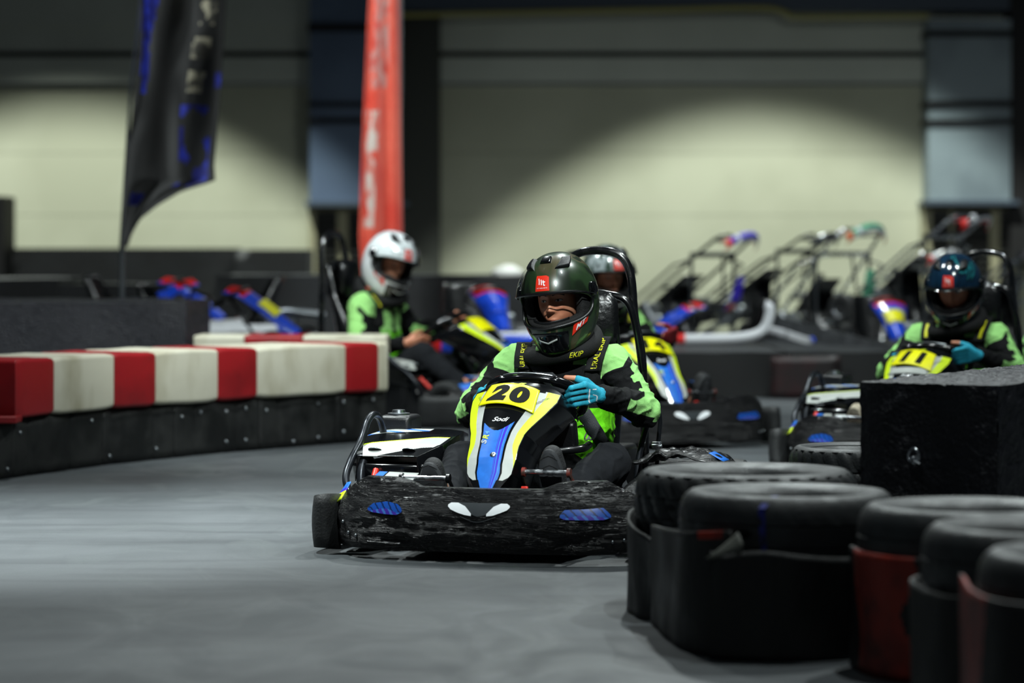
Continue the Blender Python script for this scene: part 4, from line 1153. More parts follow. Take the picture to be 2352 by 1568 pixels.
for x0, x1, k, lb in segs:
    mb = MB(); secs = []; n = 8
    for i in range(n+1):
        x = lerp(x0+.6, x1-.6, i/n); e = .006 if i in (0, n) else 0
        secs.append([gpt(x, .25+a, .415+b) for a, b in rrect(.50-e*2, .275-e*2, .022, 4)])
    mb.loft(secs)
    mb.v = [p+V((0, noise.noise(p*5)*.006, noise.noise(p*4)*.006)) for p in mb.v]
    o = mb.build('barrier_block', M['block_red' if k == 'r' else 'block_white'], bevel=.004); tag(o, lb, 'barrier block', 'red and white barrier blocks')
# turned end block
mb = MB(); a = gpt(36, 0, 0); secs = []
for t in (0, .25, .5, .75, 1):
    p = a+V((-.42*t, .16*t, 0)); secs.append([V((p.x, p.y+.25+q0, .415+q1)) for q0, q1 in rrect(.5, .27, .02, 4)])
mb.loft(secs); mb.box((a.x-.2, a.y-.02, .277), (.44, .16, .03)); o = mb.build('barrier_block', M['block_red'], bevel=.004); tag(o, 'red barrier block with a lip at its foot, cut off by the left edge', 'barrier block', 'red and white barrier blocks')
# second row behind
def row_block(x0, x1, Y, m, lb):
    mb = MB(); X0 = px(x0, Y); X1 = px(x1, Y)
    mb.loft([[V((x, Y+.25+a, .405+b)) for a, b in rrect(.5, .30, .02, 4)] for x in (X0, X0+.01, X1-.01, X1)]); o = mb.build('barrier_block', M[m], bevel=.004); tag(o, lb, 'barrier block', 'red and white barrier blocks'); return o
row_block(445, 560, 17.6, 'block_white', 'white barrier block at the left end of the back row')
row_block(562, 694, 17.6, 'block_red', 'red barrier block lying in the back row')
row_block(696, 888, 17.6, 'block_white', 'white barrier block at the right end of the back row')
for x0, x1, Y in ((446, 892, 17.6),):
    mb = MB(); slab(mb, px(x0, Y), px(x1, Y), Y+.04, Y+.46, 0, .25); tag(mb.build('plinth', M['barrier_black'], bevel=.01), 'black base under the back row of barrier blocks', 'plinth')
# black skirt with tyres bulging behind it
def skirt(x0, x1, lb, col_m='belt'):
    mb = MB(); n = max(12, int((x1-x0)/4))
    def wav(x): return .016*abs(math.sin(x/95.0*PI+.4))**.5
    def fn(u, v):
        x = lerp(x0, x1, u); return gpt(x, .055-wav(x)+.004*noise.noise(V((x*.05, v*3, 1))), lerp(.002, .272, v))
    mb.grid(fn, n, 6)
    o = mb.build('skirt', M[col_m], solid=.012); tag(o, lb, 'skirt'); 
    x = x0+14
    while x < x1-8:
        for zz in (.225, .05):
            if random.random() < .45: continue
            k = MB(); p = gpt(x, .055-wav(x)-.010, zz+random.uniform(-.02, .02)); k.ell(p, (.010, .005, .010), 8, 6); k.build('bolt', M['steel'], o)
        x += random.uniform(38, 70)
    return o
skirt(-44, 44, 'black rubber skirt under the turned red block at the left edge')
skirt(45, 250, 'black rubber skirt under the leftmost white block')
skirt(252, 412, 'black rubber skirt under the second red block from the left')
skirt(414, 605, 'black rubber skirt under the third red block from the left')
skirt(607, 782, 'black rubber skirt under the longest white block')
skirt(784, 893, 'black rubber skirt under the right end of the block row')
mb = MB(); p = [gpt(x, .12, 0) for x in range(-40, 894, 30)]; pb = [gpt(x, .46, 0) for x in range(-40, 894, 30)]
mb.loft([[a, b, b+V((0, 0, .27)), a+V((0, 0, .27))] for a, b in zip(p, pb)]); tag(mb.build('plinth', M['barrier_black']), 'long black base that carries the red and white blocks', 'plinth')

# ---------------------------------------------------------------- the large fleecy block on the right
cs = [V((1.045, 8.75, 0)), V((1.415, 8.5, 0)), V((2.55, 10.3, 0)), V((2.08, 10.75, 0))]; ZT = .655
mb = MB()
def rough(p, n): return p+n*(noise.noise(p*34)*.006+noise.noise(p*90)*.004)
for i in range(4):
    a, b = cs[i], cs[(i+1) % 4]; d = (b-a); nn = V((d.y, -d.x, 0)).normalized(); m_ = max(14, int(d.length*60))
    mb.grid(lambda u, v: rough(a.lerp(b, u)+V((0, 0, lerp(.0, ZT, v)))+nn*(.012*math.sin(u*PI*3)), nn), m_, 40)
mb.grid(lambda u, v: rough(cs[0].lerp(cs[1], u).lerp(cs[3].lerp(cs[2], u), v)+V((0, 0, ZT)), V((0, 0, 1))), 40, 110)
o = mb.build('foam_block', M['tarp']); tag(o, 'large rough black block standing behind the tyre stacks on the right', 'barrier block')
d = (cs[1]-cs[0]).normalized(); n = V((d.y, -d.x, 0)); p = cs[0].lerp(cs[1], .42)+V((0, 0, H-(1050-HZ)/F*8.64))+n*.016
k = MB(); R = Matrix([d, V((0, 0, 1)), n]).transposed(); k.tube([p+R @ V((.017*math.cos(a), .022*math.sin(a)+.006, .006+.004*math.sin(a*2))) for a in [2*PI*i/20 for i in range(20)]], .0042, 8, closed=True)
k.ell(p+R @ V((0, -.006, .004)), (.013, .009, .013), 12, 8); k.tube([p+R @ V((-.008, -.004, .008)), p+R @ V((.022, -.018, .01))], .004, 8)
lab(k.build('ring_latch', M['chrome'], o), 'shiny ring latch')

# ---------------------------------------------------------------- tyre stacks
mat('tyre_side', '#2f3233', .42, col2='#222425', rough2=.58, nscale=11, bump=.2, bscale=160)
def tyre(x, y, z0, R, h, lb, tread='blocks', rot=0.0):
    q = MB(); pr = []; r_in = R*.60
    zs = h
    pr = [(r_in, .30), (r_in-.004, .62), (r_in, .80), (r_in+.012, .90), (r_in+.03, .945), (R*.72, .955), (R*.78, .985), (R*.84, .998), (R*.89, .99), (R*.925, .955), (R*.935, .945), (R*.96, .90), (R*.985, .82), (R*.995, .72),
          (R, .66), (R*.988, .65), (R*.988, .63), (R, .62), (R, .53), (R*.985, .52), (R*.985, .48), (R, .47)]
    full = pr+[(r, 1-zz) for r, zz in pr[::-1]]; n = 120 if tread == 'blocks' else 96
    def rf(i, k):
        zz = full[i][1]; r = full[i][0]
        if r > R*.925:
            if tread == 'blocks': return 1-(.034 if (k+int(zz*9)) % 4 == 0 else 0)
            return 1-(.008 if (k+int(zz*10)) % 3 == 0 else 0)
        return 1
    T = Matrix.Translation((x, y, z0)) @ Matrix.Rotation(rot, 4, 'Z')
    q.lathe([(r, zz*h) for r, zz in full], n, T, ends=False, rfn=rf)
    # close the inner side
    o = q.build('tyre', M['tyre_side']); tag(o, lb, 'tyre', 'barrier tyres on the right'); return o
HT = .207
stacks = [(.678, 8.50, .325, 'blocks', 'with a chunky tread, leftmost stack'), (.735, 7.73, .288, 'fine', 'with a blue paint stroke, second stack from the left'),
          (1.155, 7.275, .288, 'fine', 'of the third stack, right of the blue painted tyre'), (1.225, 6.72, .280, 'fine', 'of the stack nearest the right edge but one, with a bright rim'), (1.262, 6.12, .285, 'fine', 'of the nearest stack at the lower right edge'),
          (1.15, 9.52, .245, 'blocks', 'small, against the left side of the rough black block')]
tyres = []
for x, y, R, tr, lb in stacks:
    for i in range(2):
        dx = random.uniform(-.006, .006)
        tyres.append(tyre(x+dx, y, i*(HT+.001), R, HT, ('upper' if i else 'lower')+' black tyre '+lb, tr, random.random()))
b2 = tyres[3]
mat('blue_paint', '#232a8c', .5, col2='#15171f', nscale=30)
q = MB(); q.grid(lambda u, v: V((.735+(.2895+.001)*math.cos(math.radians(252)+(u-.5)*.06-.03*v), 7.73+.2905*math.sin(math.radians(252)+(u-.5)*.06-.03*v), lerp(.225, .385, v))), 3, 8)
q.grid(lambda u, v: V((.735+lerp(.288, .235, v)*math.cos(math.radians(250.3)+(u-.5)*.07+.1*v), 7.73+lerp(.288, .235, v)*math.sin(math.radians(250.3)+(u-.5)*.07+.1*v), lerp(.387, .4155, sst(0, 1, v**.6)))), 3, 6)
q.build('paint_stroke', M['blue_paint'], b2)
# belts wrapped round the stacks
def belt(pts, z0, z1, lb, mfn=None, top=None, solid=.009, n=9):
    P = arc([V((a, b, 0)) for a, b in pts], n); m_ = len(P)-1; q = MB()
    def fn(u, v):
        i = min(m_-1, int(u*m_)); t = u*m_-i; p = P[i].lerp(P[i+1], t); zt = z1+(top(u) if top else 0)
        w = noise.noise(V((u*5, v*1.5, z1*9)))*.006
        return V((p.x+w, p.y+w, lerp(z0, zt, v)))
    q.grid(fn, m_*2, 16, mfn=mfn); o = q.build('rubber_belt', [M['belt'], M['belt_red']], solid=solid); tag(o, lb, 'rubber belt', 'rubber belts round the tyre stacks'); return o
belt([(.47, 8.90), (.365, 8.72), (.338, 8.5), (.358, 8.33), (.40, 8.20)], .004, .262, 'dark rubber belt round the left side of the leftmost tyre stack', top=lambda u: .02-.05*u*u)
belt([(.392, 8.16), (.405, 8.02), (.415, 7.88), (.430, 7.75), (.449, 7.62), (.497, 7.52), (.56, 7.462)], .004, .318, 'dark rubber belt panel bridging the two leftmost tyre stacks, with a rusty edge', mfn=lambda u, v: 1 if (u > .93 and v < .5+.3*math.sin(v*20) and v > .1) or (v > .955 and .80 < u < .95) else 0, top=lambda u: -.037+.050*u)
belt([(.505, 7.452), (.545, 7.43), (.60, 7.41), (.67, 7.398), (.76, 7.40), (.86, 7.43)], .004, .266, 'wide black rubber belt with a curled upper corner, round the blue painted tyre stack', top=lambda u: .012*math.exp(-(u/.10)**2)+.018*math.sin(u*PI)**2)
q = MB(); cu = lambda u, v: V((.492+.085*u+.010*math.sin(v*PI), 7.440-.026*math.sin(v*PI)*u, .262+(.066*u**1.2)*v))
q.grid(cu, 12, 8); tag(q.build('belt_flap', mat('belt_inner', '#5d5f58', .6, col2='#45463f', nscale=9), solid=.005), 'pale curled flap at the corner of the wide black rubber belt', 'rubber flap')
belt([(.852, 7.33), (.868, 7.20), (.915, 7.08), (1.01, 7.00), (1.12, 6.985), (1.20, 6.98)], .004, .305, 'black rubber belt with a tall red patch, round the third tyre stack', mfn=lambda u, v: 1 if .13+.05*math.sin(v*5) < u < .50+.04*math.sin(v*9) and v > .0 else 0)
belt([(.965, 6.93), (.938, 6.83), (.934, 6.70), (.950, 6.58), (.985, 6.49), (1.04, 6.43)], .004, .275, 'dark rubber belt round the fourth tyre stack, left of the bright red patch')
belt([(.985, 6.40), (.975, 6.25), (.962, 6.10), (.972, 5.96), (1.02, 5.86), (1.12, 5.81)], .004, .335, 'rubber belt with a bright red patch, nearest the lower right corner', mfn=lambda u, v: 1 if .01 < u < .60-.1*(1-v) and v > .15*math.sin(u*12) else 0)

# ---------------------------------------------------------------- flags
mat('flag_black', '#060607', .75, col2='#121212', nscale=2, sheen=.2)
mat('flag_blue', '#1e2ca0', .7, col2='#0e1468', nscale=12)
mat('flag_letter', '#a09a86', .7, col2='#3a3833', nscale=7, nramp=(.5, .6))
mat('flag_red', '#dc5a44', .6, col2='#cc3522', nscale=2, sheen=.2)
mat('flag_white', '#c9c4bc', .7, col2='#c7695c', nscale=5, nramp=(.5, .65))
def feather(name, Yf, left, right, ztop, mfn, mats_, lb, fold, yslope=0.0, pole=True, polex=None):
    """left/right: (z, x) outlines"""
    root = empty(name, (left[0][1], Yf, 0)); tag(root, lb, 'flag')
    q = MB(); zb = left[0][0]
    def fn(u, v):
        z = lerp(zb, ztop, v); xl = interp(left, z); xr = interp(right, z)
        zz = z+ (interp([(0, 0), (1, 1)], u)*0)
        x = lerp(xl, xr, u); return V((x-left[0][1], fold(u, z)+yslope*u, z))
    q.grid(fn, 40, 120, mfn=mfn); f = q.build('banner', mats_, root, solid=.003)
    return root
Yf = 20.2; zp = lambda y: pz(y, Yf); xp = lambda x: px(x, Yf)
L_ = [(zp(565), xp(287)), (zp(420), xp(291)), (zp(200), xp(304)), (zp(0), xp(322)), (3.7, xp(350))]
R_ = [(zp(565), xp(290)), (zp(540), xp(302)), (zp(500), xp(332)), (zp(470), xp(370)), (zp(440), xp(420)), (zp(424), xp(470)), (zp(416), xp(497)), (zp(380), xp(493)), (zp(300), xp(496)), (zp(180), xp(503)), (zp(0), xp(520)), (3.7, xp(515))]
ZT_ = 3.7; zb_ = zp(565)
def mf(u, v):
    z = lerp(zb_, ZT_, v); y = HZ-(z-H)*F/Yf; a = noise.noise(V((u*7, z*5, 0)))
    if y < 215 and .02+.1*(y/400) < u < .22-.2*(y/600)+.05*a: return 1
    if y < 240 and .68-.04*(y/200) < u < .90-.10*(y/200) and a > -.22 and (math.sin(z*26)+.5*a) > -.55: return 2
    if 240 < y < 430 and .60 < u < .92 and noise.noise(V((u*6, z*6, 4))) > .12: return 1
    if 440 < y < 470 and .12 < u < .3: return 1
    if 165 < y < 200 and u > .92: return 1
    return 0
fl1 = feather('feather_flag', Yf, L_, R_, ZT_, mf, [M['flag_black'], M['flag_blue'], M['flag_letter']], 'black feather flag with blue marks and pale lettering, standing at the left', lambda u, z: .10*math.sin(u*7+z*3.3)+.05*math.sin(u*13-z*2))
k = MB(); k.tube([(xp(279)-fl1.location.x, 0, 0), (xp(281)-fl1.location.x, 0, zp(560)), (xp(300)-fl1.location.x, 0, zp(200)), (xp(322)-fl1.location.x, 0, zp(0)), (xp(350)-fl1.location.x, 0, 3.75)], [.020, .020, .010, .009, .006], 10); k.build('pole', M['steel'], fl1)
Yf = 25.0
L_ = [(pz(700, Yf), px(835, Yf)), (pz(545, Yf), px(824, Yf)), (pz(300, Yf), px(832, Yf)), (pz(0, Yf), px(846, Yf)), (4.4, px(850, Yf))]
R_ = [(pz(700, Yf), px(915, Yf)), (pz(545, Yf), px(925, Yf)), (pz(300, Yf), px(921, Yf)), (pz(0, Yf), px(917, Yf)), (4.4, px(915, Yf))]
zb2 = pz(700, Yf)
def mf2(u, v):
    z = lerp(zb2, 4.4, v); y = HZ-(z-H)*F/25.0; a = noise.noise(V((u*4, z*6, 2)))
    if 250 < y < 520 and .10 < u < .44-.12*(y-250)/270 and a > -.4: return 1
    if y < 200 and .18+.1*a < u < .70 and noise.noise(V((u*5, z*9, 7))) > -.15: return 2
    return 0
fl2 = feather('feather_flag', Yf, L_, R_, 4.4, mf2, [M['flag_red'], M['flag_white'], mat('flag_pale_red', '#b98a84', .7, col2='#b8382c', nscale=9, nramp=(.45, .6))], 'tall red feather flag with white lettering, behind the white helmet driver', lambda u, z: .12*math.sin(u*5.5+.6))
k = MB(); k.tube([(px(920, 25.0)-fl2.location.x, .02, 0), (px(922, 25.0)-fl2.location.x, .02, 4.4)], .012, 8); k.build('pole', M['steel'], fl2)
# ---------------------------------------------------------------- karts and drivers on the track
def M4(O, th): return Matrix.Translation(O) @ Matrix.Rotation(th, 4, 'Z')
kart = make_kart('20')
kart.location = O20; kart.rotation_euler = (0, 0, TH)
tag(kart, 'racing kart numbered 20 with black film wrapped bumper, nearest in the middle of the track', 'go-kart', 'karts on the track')
def more_kart(number, O, th, label):
    k = copy_tree(kart); k.location = O; k.rotation_euler = (0, 0, th); k['label'] = label
    pl = [x for x in KIDS(k) if x.name.startswith('number_plate')][0]
    for ch in KIDS(pl): bpy.data.objects.remove(ch)
    bpy.data.objects.remove(pl); number_plate(k, number)
    return k
bpy.context.view_layer.update()
O11, T11 = V((1.745, 13.55, 0)), math.radians(-26)
O14, T14 = V((px(1590, 15.6), 15.6, 0)), math.radians(26)
OW, TW = V((.27, 17.95, 0)), math.radians(66)
OWP = V((.10, 17.35, 0)); O5, T5 = V((px(2470, 16.3), 16.2, 0)), math.radians(-12)
k11 = more_kart('11', O11, T11, 'racing kart numbered 11 behind the rough black block on the right')
def name_label(k):
    q = MB(); q.grid(lambda u, v: nose((u*2-1)*lerp(.10, .085, v), lerp(.60, .685, v), .006), 14, 4)
    lab(q.build('name_label', M['decal_white'], k, solid=.002), 'white label under the number plate')
name_label(k11)
k14 = more_kart('14', O14, T14, 'racing kart numbered 14 following close behind kart 20')
kw = more_kart('', OW, TW, 'racing kart seen from its side, driven by the person in the white helmet')
k5 = more_kart('', O5, T5, 'racing kart behind kart 11, cut off by the right edge')

kw.scale = (1.12,)*3; k14.scale = (1.0,)*3
p1, bv1 = person(M4(O20, TH), 'helmet_camo', 'glove_teal', voxel=.0055, head_yaw=-7, head_pitch=5, head_roll=-5)
tag(p1, 'person in camouflage helmet, black and neon green jacket and teal gloves driving kart 20', 'person', 'kart drivers')
seat_belt(kart, bv1)
p2, bv2 = person(M4(O11, T11), 'helmet_blue', 'glove_teal', voxel=.010, head_yaw=6, head_pitch=14, detail=False, shoe_mat='shoe_tan', seed=4, la=24)
tag(p2, 'person in dark blue helmet and teal gloves driving kart 11', 'person', 'kart drivers')
p3, bv3 = person(M4(O14, T14), 'helmet_grey', 'glove_red', voxel=.011, head_yaw=-4, head_pitch=3, detail=False, seed=9, la=30)
tag(p3, 'person in grey helmet and dark red gloves, half hidden behind the camouflage helmet', 'person', 'kart drivers')
p4, bv4 = person(M4(OW+V((-.14, .04, 0)), TW), 'helmet_white', None, arm={-1: (V((-.30, 1.04, .40)), V((-.17, .74, .44)))}, knee={-1: V((-.24, .68, .37))}, voxel=.010, head_yaw=-26, head_pitch=12, head_roll=12, detail=False, seed=2, chest=True)
p4.scale = (1.14,)*3; p3.scale = (1.05,)*3
tag(p4, 'person in white helmet with bare hands on the wheel, left of kart 20', 'person', 'kart drivers')
p5, bv5 = person(M4(O5, T5), 'helmet_grey', 'glove_teal', voxel=.012, detail=False, seed=6)
tag(p5, 'person with neon green shoulder cut off by the right edge of the frame', 'person', 'kart drivers')

# ---------------------------------------------------------------- parked karts with red, blue and white bodywork
mat('body_blue', '#1444c8', .3, coat=.4); mat('body_red', '#d81c18', .3, coat=.4); mat('body_white', '#d4d6da', .35, coat=.3); mat('body_yellow', '#e6e21c', .4); mat('orange', '#c8541a', .5)
mat('body_green', '#5aa886', .4)
def parked_kart(a='body_blue', b='body_red', w='body_white', bare=False):
    root = empty('stripped_kart' if bare else 'parked_kart')
    q = MB()                                   # front fairing: a wide curved bumper
    W0 = .24 if bare else .62
    def fn(u, v):
        t = u*2-1; x = t*W0; y = .16*abs(t)**2.4; an = v*PI*1.15-.3
        return V((x, y-.05*math.sin(an)+.02, .16+(.04 if bare else .075)*-math.cos(an)))
    q.grid(fn, 40, 12, mfn=lambda u, v: 1 if abs(u-.5) > .42 else (2 if .3 < abs(u-.5) < .36 else (0 if v < .75 else 3)))
    q.build('front_bumper', [M[a], M[b], M[w], M['body_white']], root, solid=.006)
    q = MB()                                   # arched nose fairing with a plate
    def nf(u, v):
        t = u*2-1; w_ = interp([(0, .06), (.5, .10), (.8, .15), (1, .14)], v); return V((t*w_, interp([(0, .10), (.5, .32), (1, .60)], v)+.05*t*t, interp([(0, .26), (.45, .42), (.8, .56), (1, .585)], v)-.05*t*t))
    q.grid((lambda u, v: nf(.25+u*.5, .45+v*.55)) if bare else nf, 16, 40, mfn=lambda u, v: 1 if v > .74 and abs(u-.5) < .46 else 0); n_ = q.build('nose_panel', [M[a], M[b]], root, solid=.01)
    if not bare: q = MB(); q.grid(lambda u, v: nf(.08+u*.84, .34+.26*v)+V((0, -.012, .014)), 10, 8); q.build('number_plate', M['body_yellow'], root, solid=.004)
    for s in (() if bare else (-1, 1)):
        q = MB(); secs = []
        for y in (.48, .52, .7, 1.0, 1.22, 1.28):
            k = .75 if y in (.48, 1.28) else 1
            secs.append([V((s*(.53+px_*k), y, .155+pz_*k)) for px_, pz_ in rrect(.21, .17, .05, 4)])
        q.loft(secs); q.m = [0]*len(q.m)
        for i, f in enumerate(q.f):
            yy = sum(q.v[j].y for j in f)/len(f); q.m[i] = 1 if yy < .6 else (2 if yy > 1.15 else 0)
        q.build('side_pod', [M[w], M[b], M[a]], root, sub=1)
    q = MB()
    def sf(u, v):
        an = math.radians(lerp(-110, 110, u)); wd = interp([(0, .17), (.5, .2), (1, .15)], v); d = interp([(0, .35), (.5, .2), (1, .08)], v)
        return V((math.sin(an)*wd, 1.2+.12*v-(1-math.cos(an))*d*.6, .08+.52*v))
    q.grid(sf, 24, 20); q.grid(lambda u, v: V((lerp(-.16, .16, u), lerp(.75, 1.2, v), .08)), 4, 4); q.build('seat', M['seat_black'], root, solid=.015)
    q = MB(); q.tube([V((.15*math.cos(t), .62-.13*math.sin(t), .50+.07*math.sin(t))) for t in [2*PI*i/28 for i in range(28)]], .015, 8, closed=True); q.tube([(0, .62, .49), (0, .38, .14)], .012, 8); q.build('steering_wheel', M['black_plastic'], root)
    q = MB()
    for s in (-1, 1):
        q.tube(arc([(s*.1, .12, .07), (s*.28, .2, .07), (s*.30, .9, .07), (s*.33, 1.62, .08)], 4), .016, 8); q.tube([(s*.3, .5, .07), (s*.55, .55, .1), (s*.56, 1.2, .1)], .012, 8)
    for y in (.2, .45, .95, 1.62): q.tube([(-.3, y, .07), (.3, y, .07)], .014, 8)
    q.build('chassis', M['chrome'], root)
    q = MB(); q.tube([(-.62, 1.42, .135), (.62, 1.42, .135)], .022, 10); q.tube([(-.62, 1.64, .12), (.62, 1.64, .12)], .02, 10); q.build('rear_axle', M['chrome'], root)
    q = MB(); q.box((.3, 1.25, .24), (.22, .26, .24)); q.tube([(.3, 1.1, .3), (.42, 1.3, .34), (.42, 1.6, .3)], .03, 10); q.build('engine', M['steel'], root, bevel=.02)
    for s in (-1, 1):
        if not bare: wheel(root, s*.56, .42, .125, .12)
        wheel(root, s*.56, 1.42, .135, .19)
    return root
pk = parked_kart(); bk = parked_kart(bare=True)
def park(pxx, Y, yaw, tilt, label, tint=None, z=0.0, roll=0, kind='p', group='parked karts'):
    k = copy_tree(pk if kind == 'p' else bk)
    p = at(pxx, 0, Y); k.location = (p.x, p.y, z); k.rotation_euler = (math.radians(tilt), math.radians(roll), math.radians(yaw))
    tag(k, label, 'go-kart', group)
    if tint:
        for o in [k]+KIDS(k):
            for ch in KIDS(o)+[o]:
                if ch.type == 'MESH' and any(m and m.name in tint for m in ch.data.materials):
                    ch.data = ch.data.copy()
                    for i, m in enumerate(ch.data.materials):
                        if m and m.name in tint: ch.data.materials[i] = M[tint[m.name]]
    return k
def platform(x0, x1, y0, y1, z, label):
    q = MB(); slab(q, x0, x1, y0, y1, 0, z); tag(q.build('platform', M['barrier_black'], bevel=.01), label, 'platform')
platform(-3.2, -1.0, 20.5, 21.8, .23, 'low dark platform under the parked kart with the yellow plate')
park(722, 21.1, 83, 0, 'parked kart with a yellow plate on its blue and red nose, beyond the barrier blocks', z=.235)
platform(-4.3, -1.05, 21.9, 25.2, .27, 'low dark platform behind the foam barrier, beside the flag pole')
park(262, 22.65, -78, 0, 'parked kart showing only its blue and red top beside the flag pole', z=.275, tint={'body_yellow': 'body_blue'})
park(545, 24.3, 80, 0, 'parked kart with small blue and red nose, second from the flag pole', z=.275, tint={'body_yellow': 'body_blue'})
platform(-.75, .85, 22.3, 24.4, .21, 'low dark platform between the white and camouflage helmets')
park(1172, 22.4, 18, 0, 'parked kart with blue and red nose, between the white and camouflage helmets', z=.215, tint={'body_yellow': 'body_blue'})
park(1448, 25.5, -78, 0, 'parked kart with a blue and red nose, beside the dark red gloves of driver 14', z=.05, tint={'body_yellow': 'body_blue', 'body_white': 'black_plastic'})
park(2076, 24.75, 6, 0, 'parked kart with blue, red and yellow panels beside the dark blue helmet', z=.09, tint={'body_white': 'black_plastic'})
# loose bumpers lying on the low barrier
def loose(pts, r, label, mfn, mats_):
    P = arc(pts, 10); q = MB(); n = len(P)
    def fn(u, v):
        i = min(n-2, int(u*(n-1))); t = u*(n-1)-i; p = P[i].lerp(P[i+1], t); d = (P[i+1]-P[i]).normalized(); s = d.cross(V((0, 1, 0))).normalized(); a = 2*PI*v; k = min(1, min(u, 1-u)*12+.15)
        return p+(s*math.cos(a)*r+V((0, 1, 0))*math.sin(a)*r*.7)*k
    q.grid(fn, 60, 16, mfn=mfn); tag(q.build('kart_bumper', mats_), label, 'kart bumper', 'loose kart bumpers')
g3 = lambda x, y, Y=22.4: at(x, y, Y)
loose([g3(1525, 752), g3(1545, 775), g3(1600, 778), g3(1700, 775), g3(1750, 760), g3(1768, 720), g3(1762, 690)], .038, 'long white plastic bumper with red and blue bands, its right end curled up', lambda u, v: 1 if .18 < u < .27 else (2 if u < .12 else 0), [M['body_white'], M['body_red'], M['body_blue']])
loose([g3(1748, 752, 22.9), g3(1800, 765, 22.6), g3(1855, 782, 22.0), g3(1872, 778, 21.9)], .028, 'short white and blue bumper sloping down onto the low barrier', lambda u, v: 1 if u > .80 or (v < .25) else 0, [M['body_white'], M['body_blue']])
# karts tipped up on stands
mat('stand', '#4a4e52', .4, metal=.8)
def leaned(pxx, Y, yaw, tilt, z, label, sl, tint=None):
    """pxx, z: where the nose hangs"""
    k = park(pxx, Y, yaw, tilt, label, z=z, tint=tint, roll=180, kind='b', group='karts tipped up on stands')
    R = k.rotation_euler.to_matrix(); r = V(k.location)+R @ V((0, 1.64, .10)); f = V(k.location)+R @ V((0, .45, .045)); u = R @ V((1, 0, 0)); u.z = 0; u.normalize()
    q = MB()
    for s in (-1, 1):
        q.tube([V((r.x, r.y, .0))+u*.36*s, r+u*.36*s], .016, 8); q.tube([V((f.x, f.y, 0))+u*.34*s, f+u*.34*s], .016, 8); q.tube([V((r.x, r.y, .12))+u*.36*s, V((f.x, f.y, .12))+u*.34*s], .014, 8)
    q.tube([r-u*.36, r+u*.36], .016, 8); q.tube([f-u*.34, f+u*.34], .016, 8)
    tag(q.build('kart_stand', M['stand']), sl, 'kart stand', 'stands of the tipped karts')
    return k
LK = 'kart tipped nose up on a stand, '
leaned(1705, 27.2, 50, 36, 1.36, LK+'first from the left, purple and red fairing', 'steel stand under the first tipped kart from the left', {'body_blue': 'decal_purple', 'body_yellow': 'decal_purple', 'chrome': 'tube_scuffed'})
leaned(1895, 29.2, 54, 33, 1.38, LK+'second from the left, all dark grey', 'steel stand under the second tipped kart from the left', {'body_blue': 'tube_scuffed', 'body_red': 'black_plastic', 'body_yellow': 'black_plastic', 'body_white': 'steel', 'chrome': 'tube_scuffed'})
leaned(1985, 26.7, 38, 46, 1.42, LK+'third from the left, orange and pale green', 'steel stand under the third tipped kart from the left', {'body_blue': 'body_green', 'body_red': 'orange', 'body_yellow': 'body_green'})
leaned(2240, 26.5, 52, 38, 1.54, LK+'highest of the row, with chrome bars', 'steel stand under the highest tipped kart', {'body_blue': 'seat_black', 'body_yellow': 'body_white'})
leaned(2170, 27.7, 42, 36, 1.20, LK+'left of the dark blue helmet', 'steel stand just left of the dark blue helmet', {'body_blue': 'body_white', 'body_yellow': 'decal_purple'})
leaned(2460, 26.2, 48, 36, 1.36, LK+'cut off by the right edge, orange and blue', 'steel stand at the right edge of the frame', {'body_yellow': 'orange', 'body_red': 'orange'})

def drop(o):
    for k in KIDS(o): drop(k)
    bpy.data.objects.remove(o)
drop(pk); drop(bk)
# ---------------------------------------------------------------- light
def spot(name, loc, tgt, energy, size, blend=.3, color=(1, 1, 1), r=.15):
    l = bpy.data.lights.new(name, 'SPOT'); l.energy = energy; l.spot_size = math.radians(size); l.spot_blend = blend; l.color = color; l.shadow_soft_size = r
    o = bpy.data.objects.new(name, l); col.objects.link(o); o.location = loc; d = V(tgt)-V(loc); o.rotation_euler = d.to_track_quat('-Z', 'Y').to_euler(); return o
cool = (.88, .97, .96); green = (.90, .98, .90)
# wall washers in front of the back wall
spot('wall_lamp', (px(1735), YW-6.0, 11.55), (px(1735), YW-6.0, 0), 11500, 70, .06, green, .25)
spot('wall_lamp', (px(165), YW-6.0, 11.72), (px(165), YW-6.0, 0), 11500, 70, .06, green, .25)
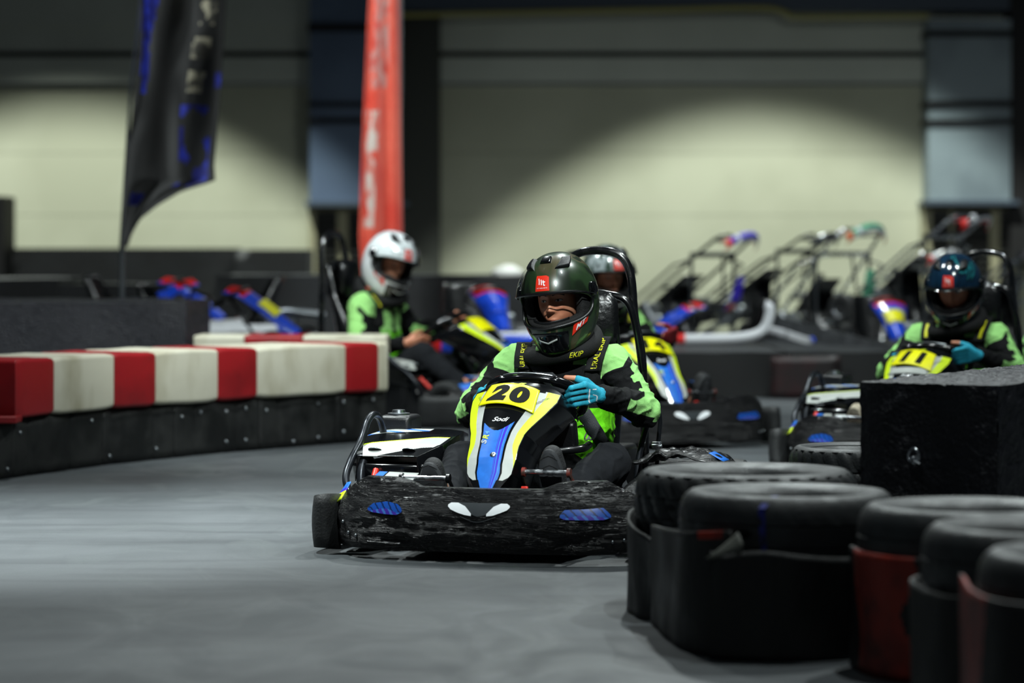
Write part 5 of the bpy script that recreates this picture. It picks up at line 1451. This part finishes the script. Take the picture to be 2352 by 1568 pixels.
# high-bay lamps over the track
spot('bay_lamp', (1.9, 8.2, 6.5), (1.1, 8.6, 0), 760, 105, .3, cool, .05)
spot('bay_lamp', (1.0, 15.4, 6.5), (.4, 10.2, 0), 950, 58, .5, cool, .06)
spot('bay_lamp', (.3, 2.5, 6.6), (.13, 11.15, .80), 4900, 16.5, .25, cool, .10)
spot('bay_lamp', (-3.2, 10.5, 6.6), (-2.0, 11.0, 0), 5400, 40, .95, cool, .15)
spot('bay_lamp', (-1.5, 15.0, 6.6), (-1.5, 14.5, 0), 700, 110, .5, cool, .15)
spot('bay_lamp', (-.5, 5.0, 6.6), (-.6, 5.0, 0), 120, 95, .6, cool, .15)
spot('bay_lamp', (3.6, 12.0, 6.6), (2.6, 12.5, 0), 900, 120, .5, cool, .12)
spot('bay_lamp', (0.3, 12.5, 6.6), (0.2, 16.8, .5), 1600, 60, .5, cool, .15)
spot('bay_lamp', (0.3, 26.5, 6.6), (.3, 26.0, 0), 900, 90, .5, cool, .2)
spot('bay_lamp', (-2.6, 20.0, 6.6), (-1.12, 25, 2.2), 1900, 22, .5, cool, .2)
spot('bay_lamp', (5.0, 20.0, 6.6), (5.0, 24.5, 0), 1800, 110, .5, cool, .2)
spot('bay_lamp', (-4.0, 17.0, 6.6), (-3.0, 20.5, 0), 1200, 110, .5, cool, .2)

w = bpy.data.worlds.new('World'); sc.world = w; w.use_nodes = True
bg = w.node_tree.nodes['Background']; bg.inputs[0].default_value = (.55, .68, .80, 1); bg.inputs[1].default_value = .036

cam = bpy.data.cameras.new('Camera'); co = bpy.data.objects.new('Camera', cam); col.objects.link(co)
co.location = (0, 0, H); co.rotation_euler = (PI/2, 0, 0)
cam.sensor_width = 36; cam.lens = F/2352*36; cam.shift_y = -(784-HZ)/2352; cam.clip_end = 200
cam.dof.use_dof = True; cam.dof.focus_distance = 10.45; cam.dof.aperture_fstop = 2.05
sc.camera = co
sc.view_settings.view_transform = 'Standard'; sc.view_settings.look = 'None'; sc.view_settings.gamma = 1; sc.view_settings.use_curve_mapping = False
sc.view_settings.exposure = 0.0
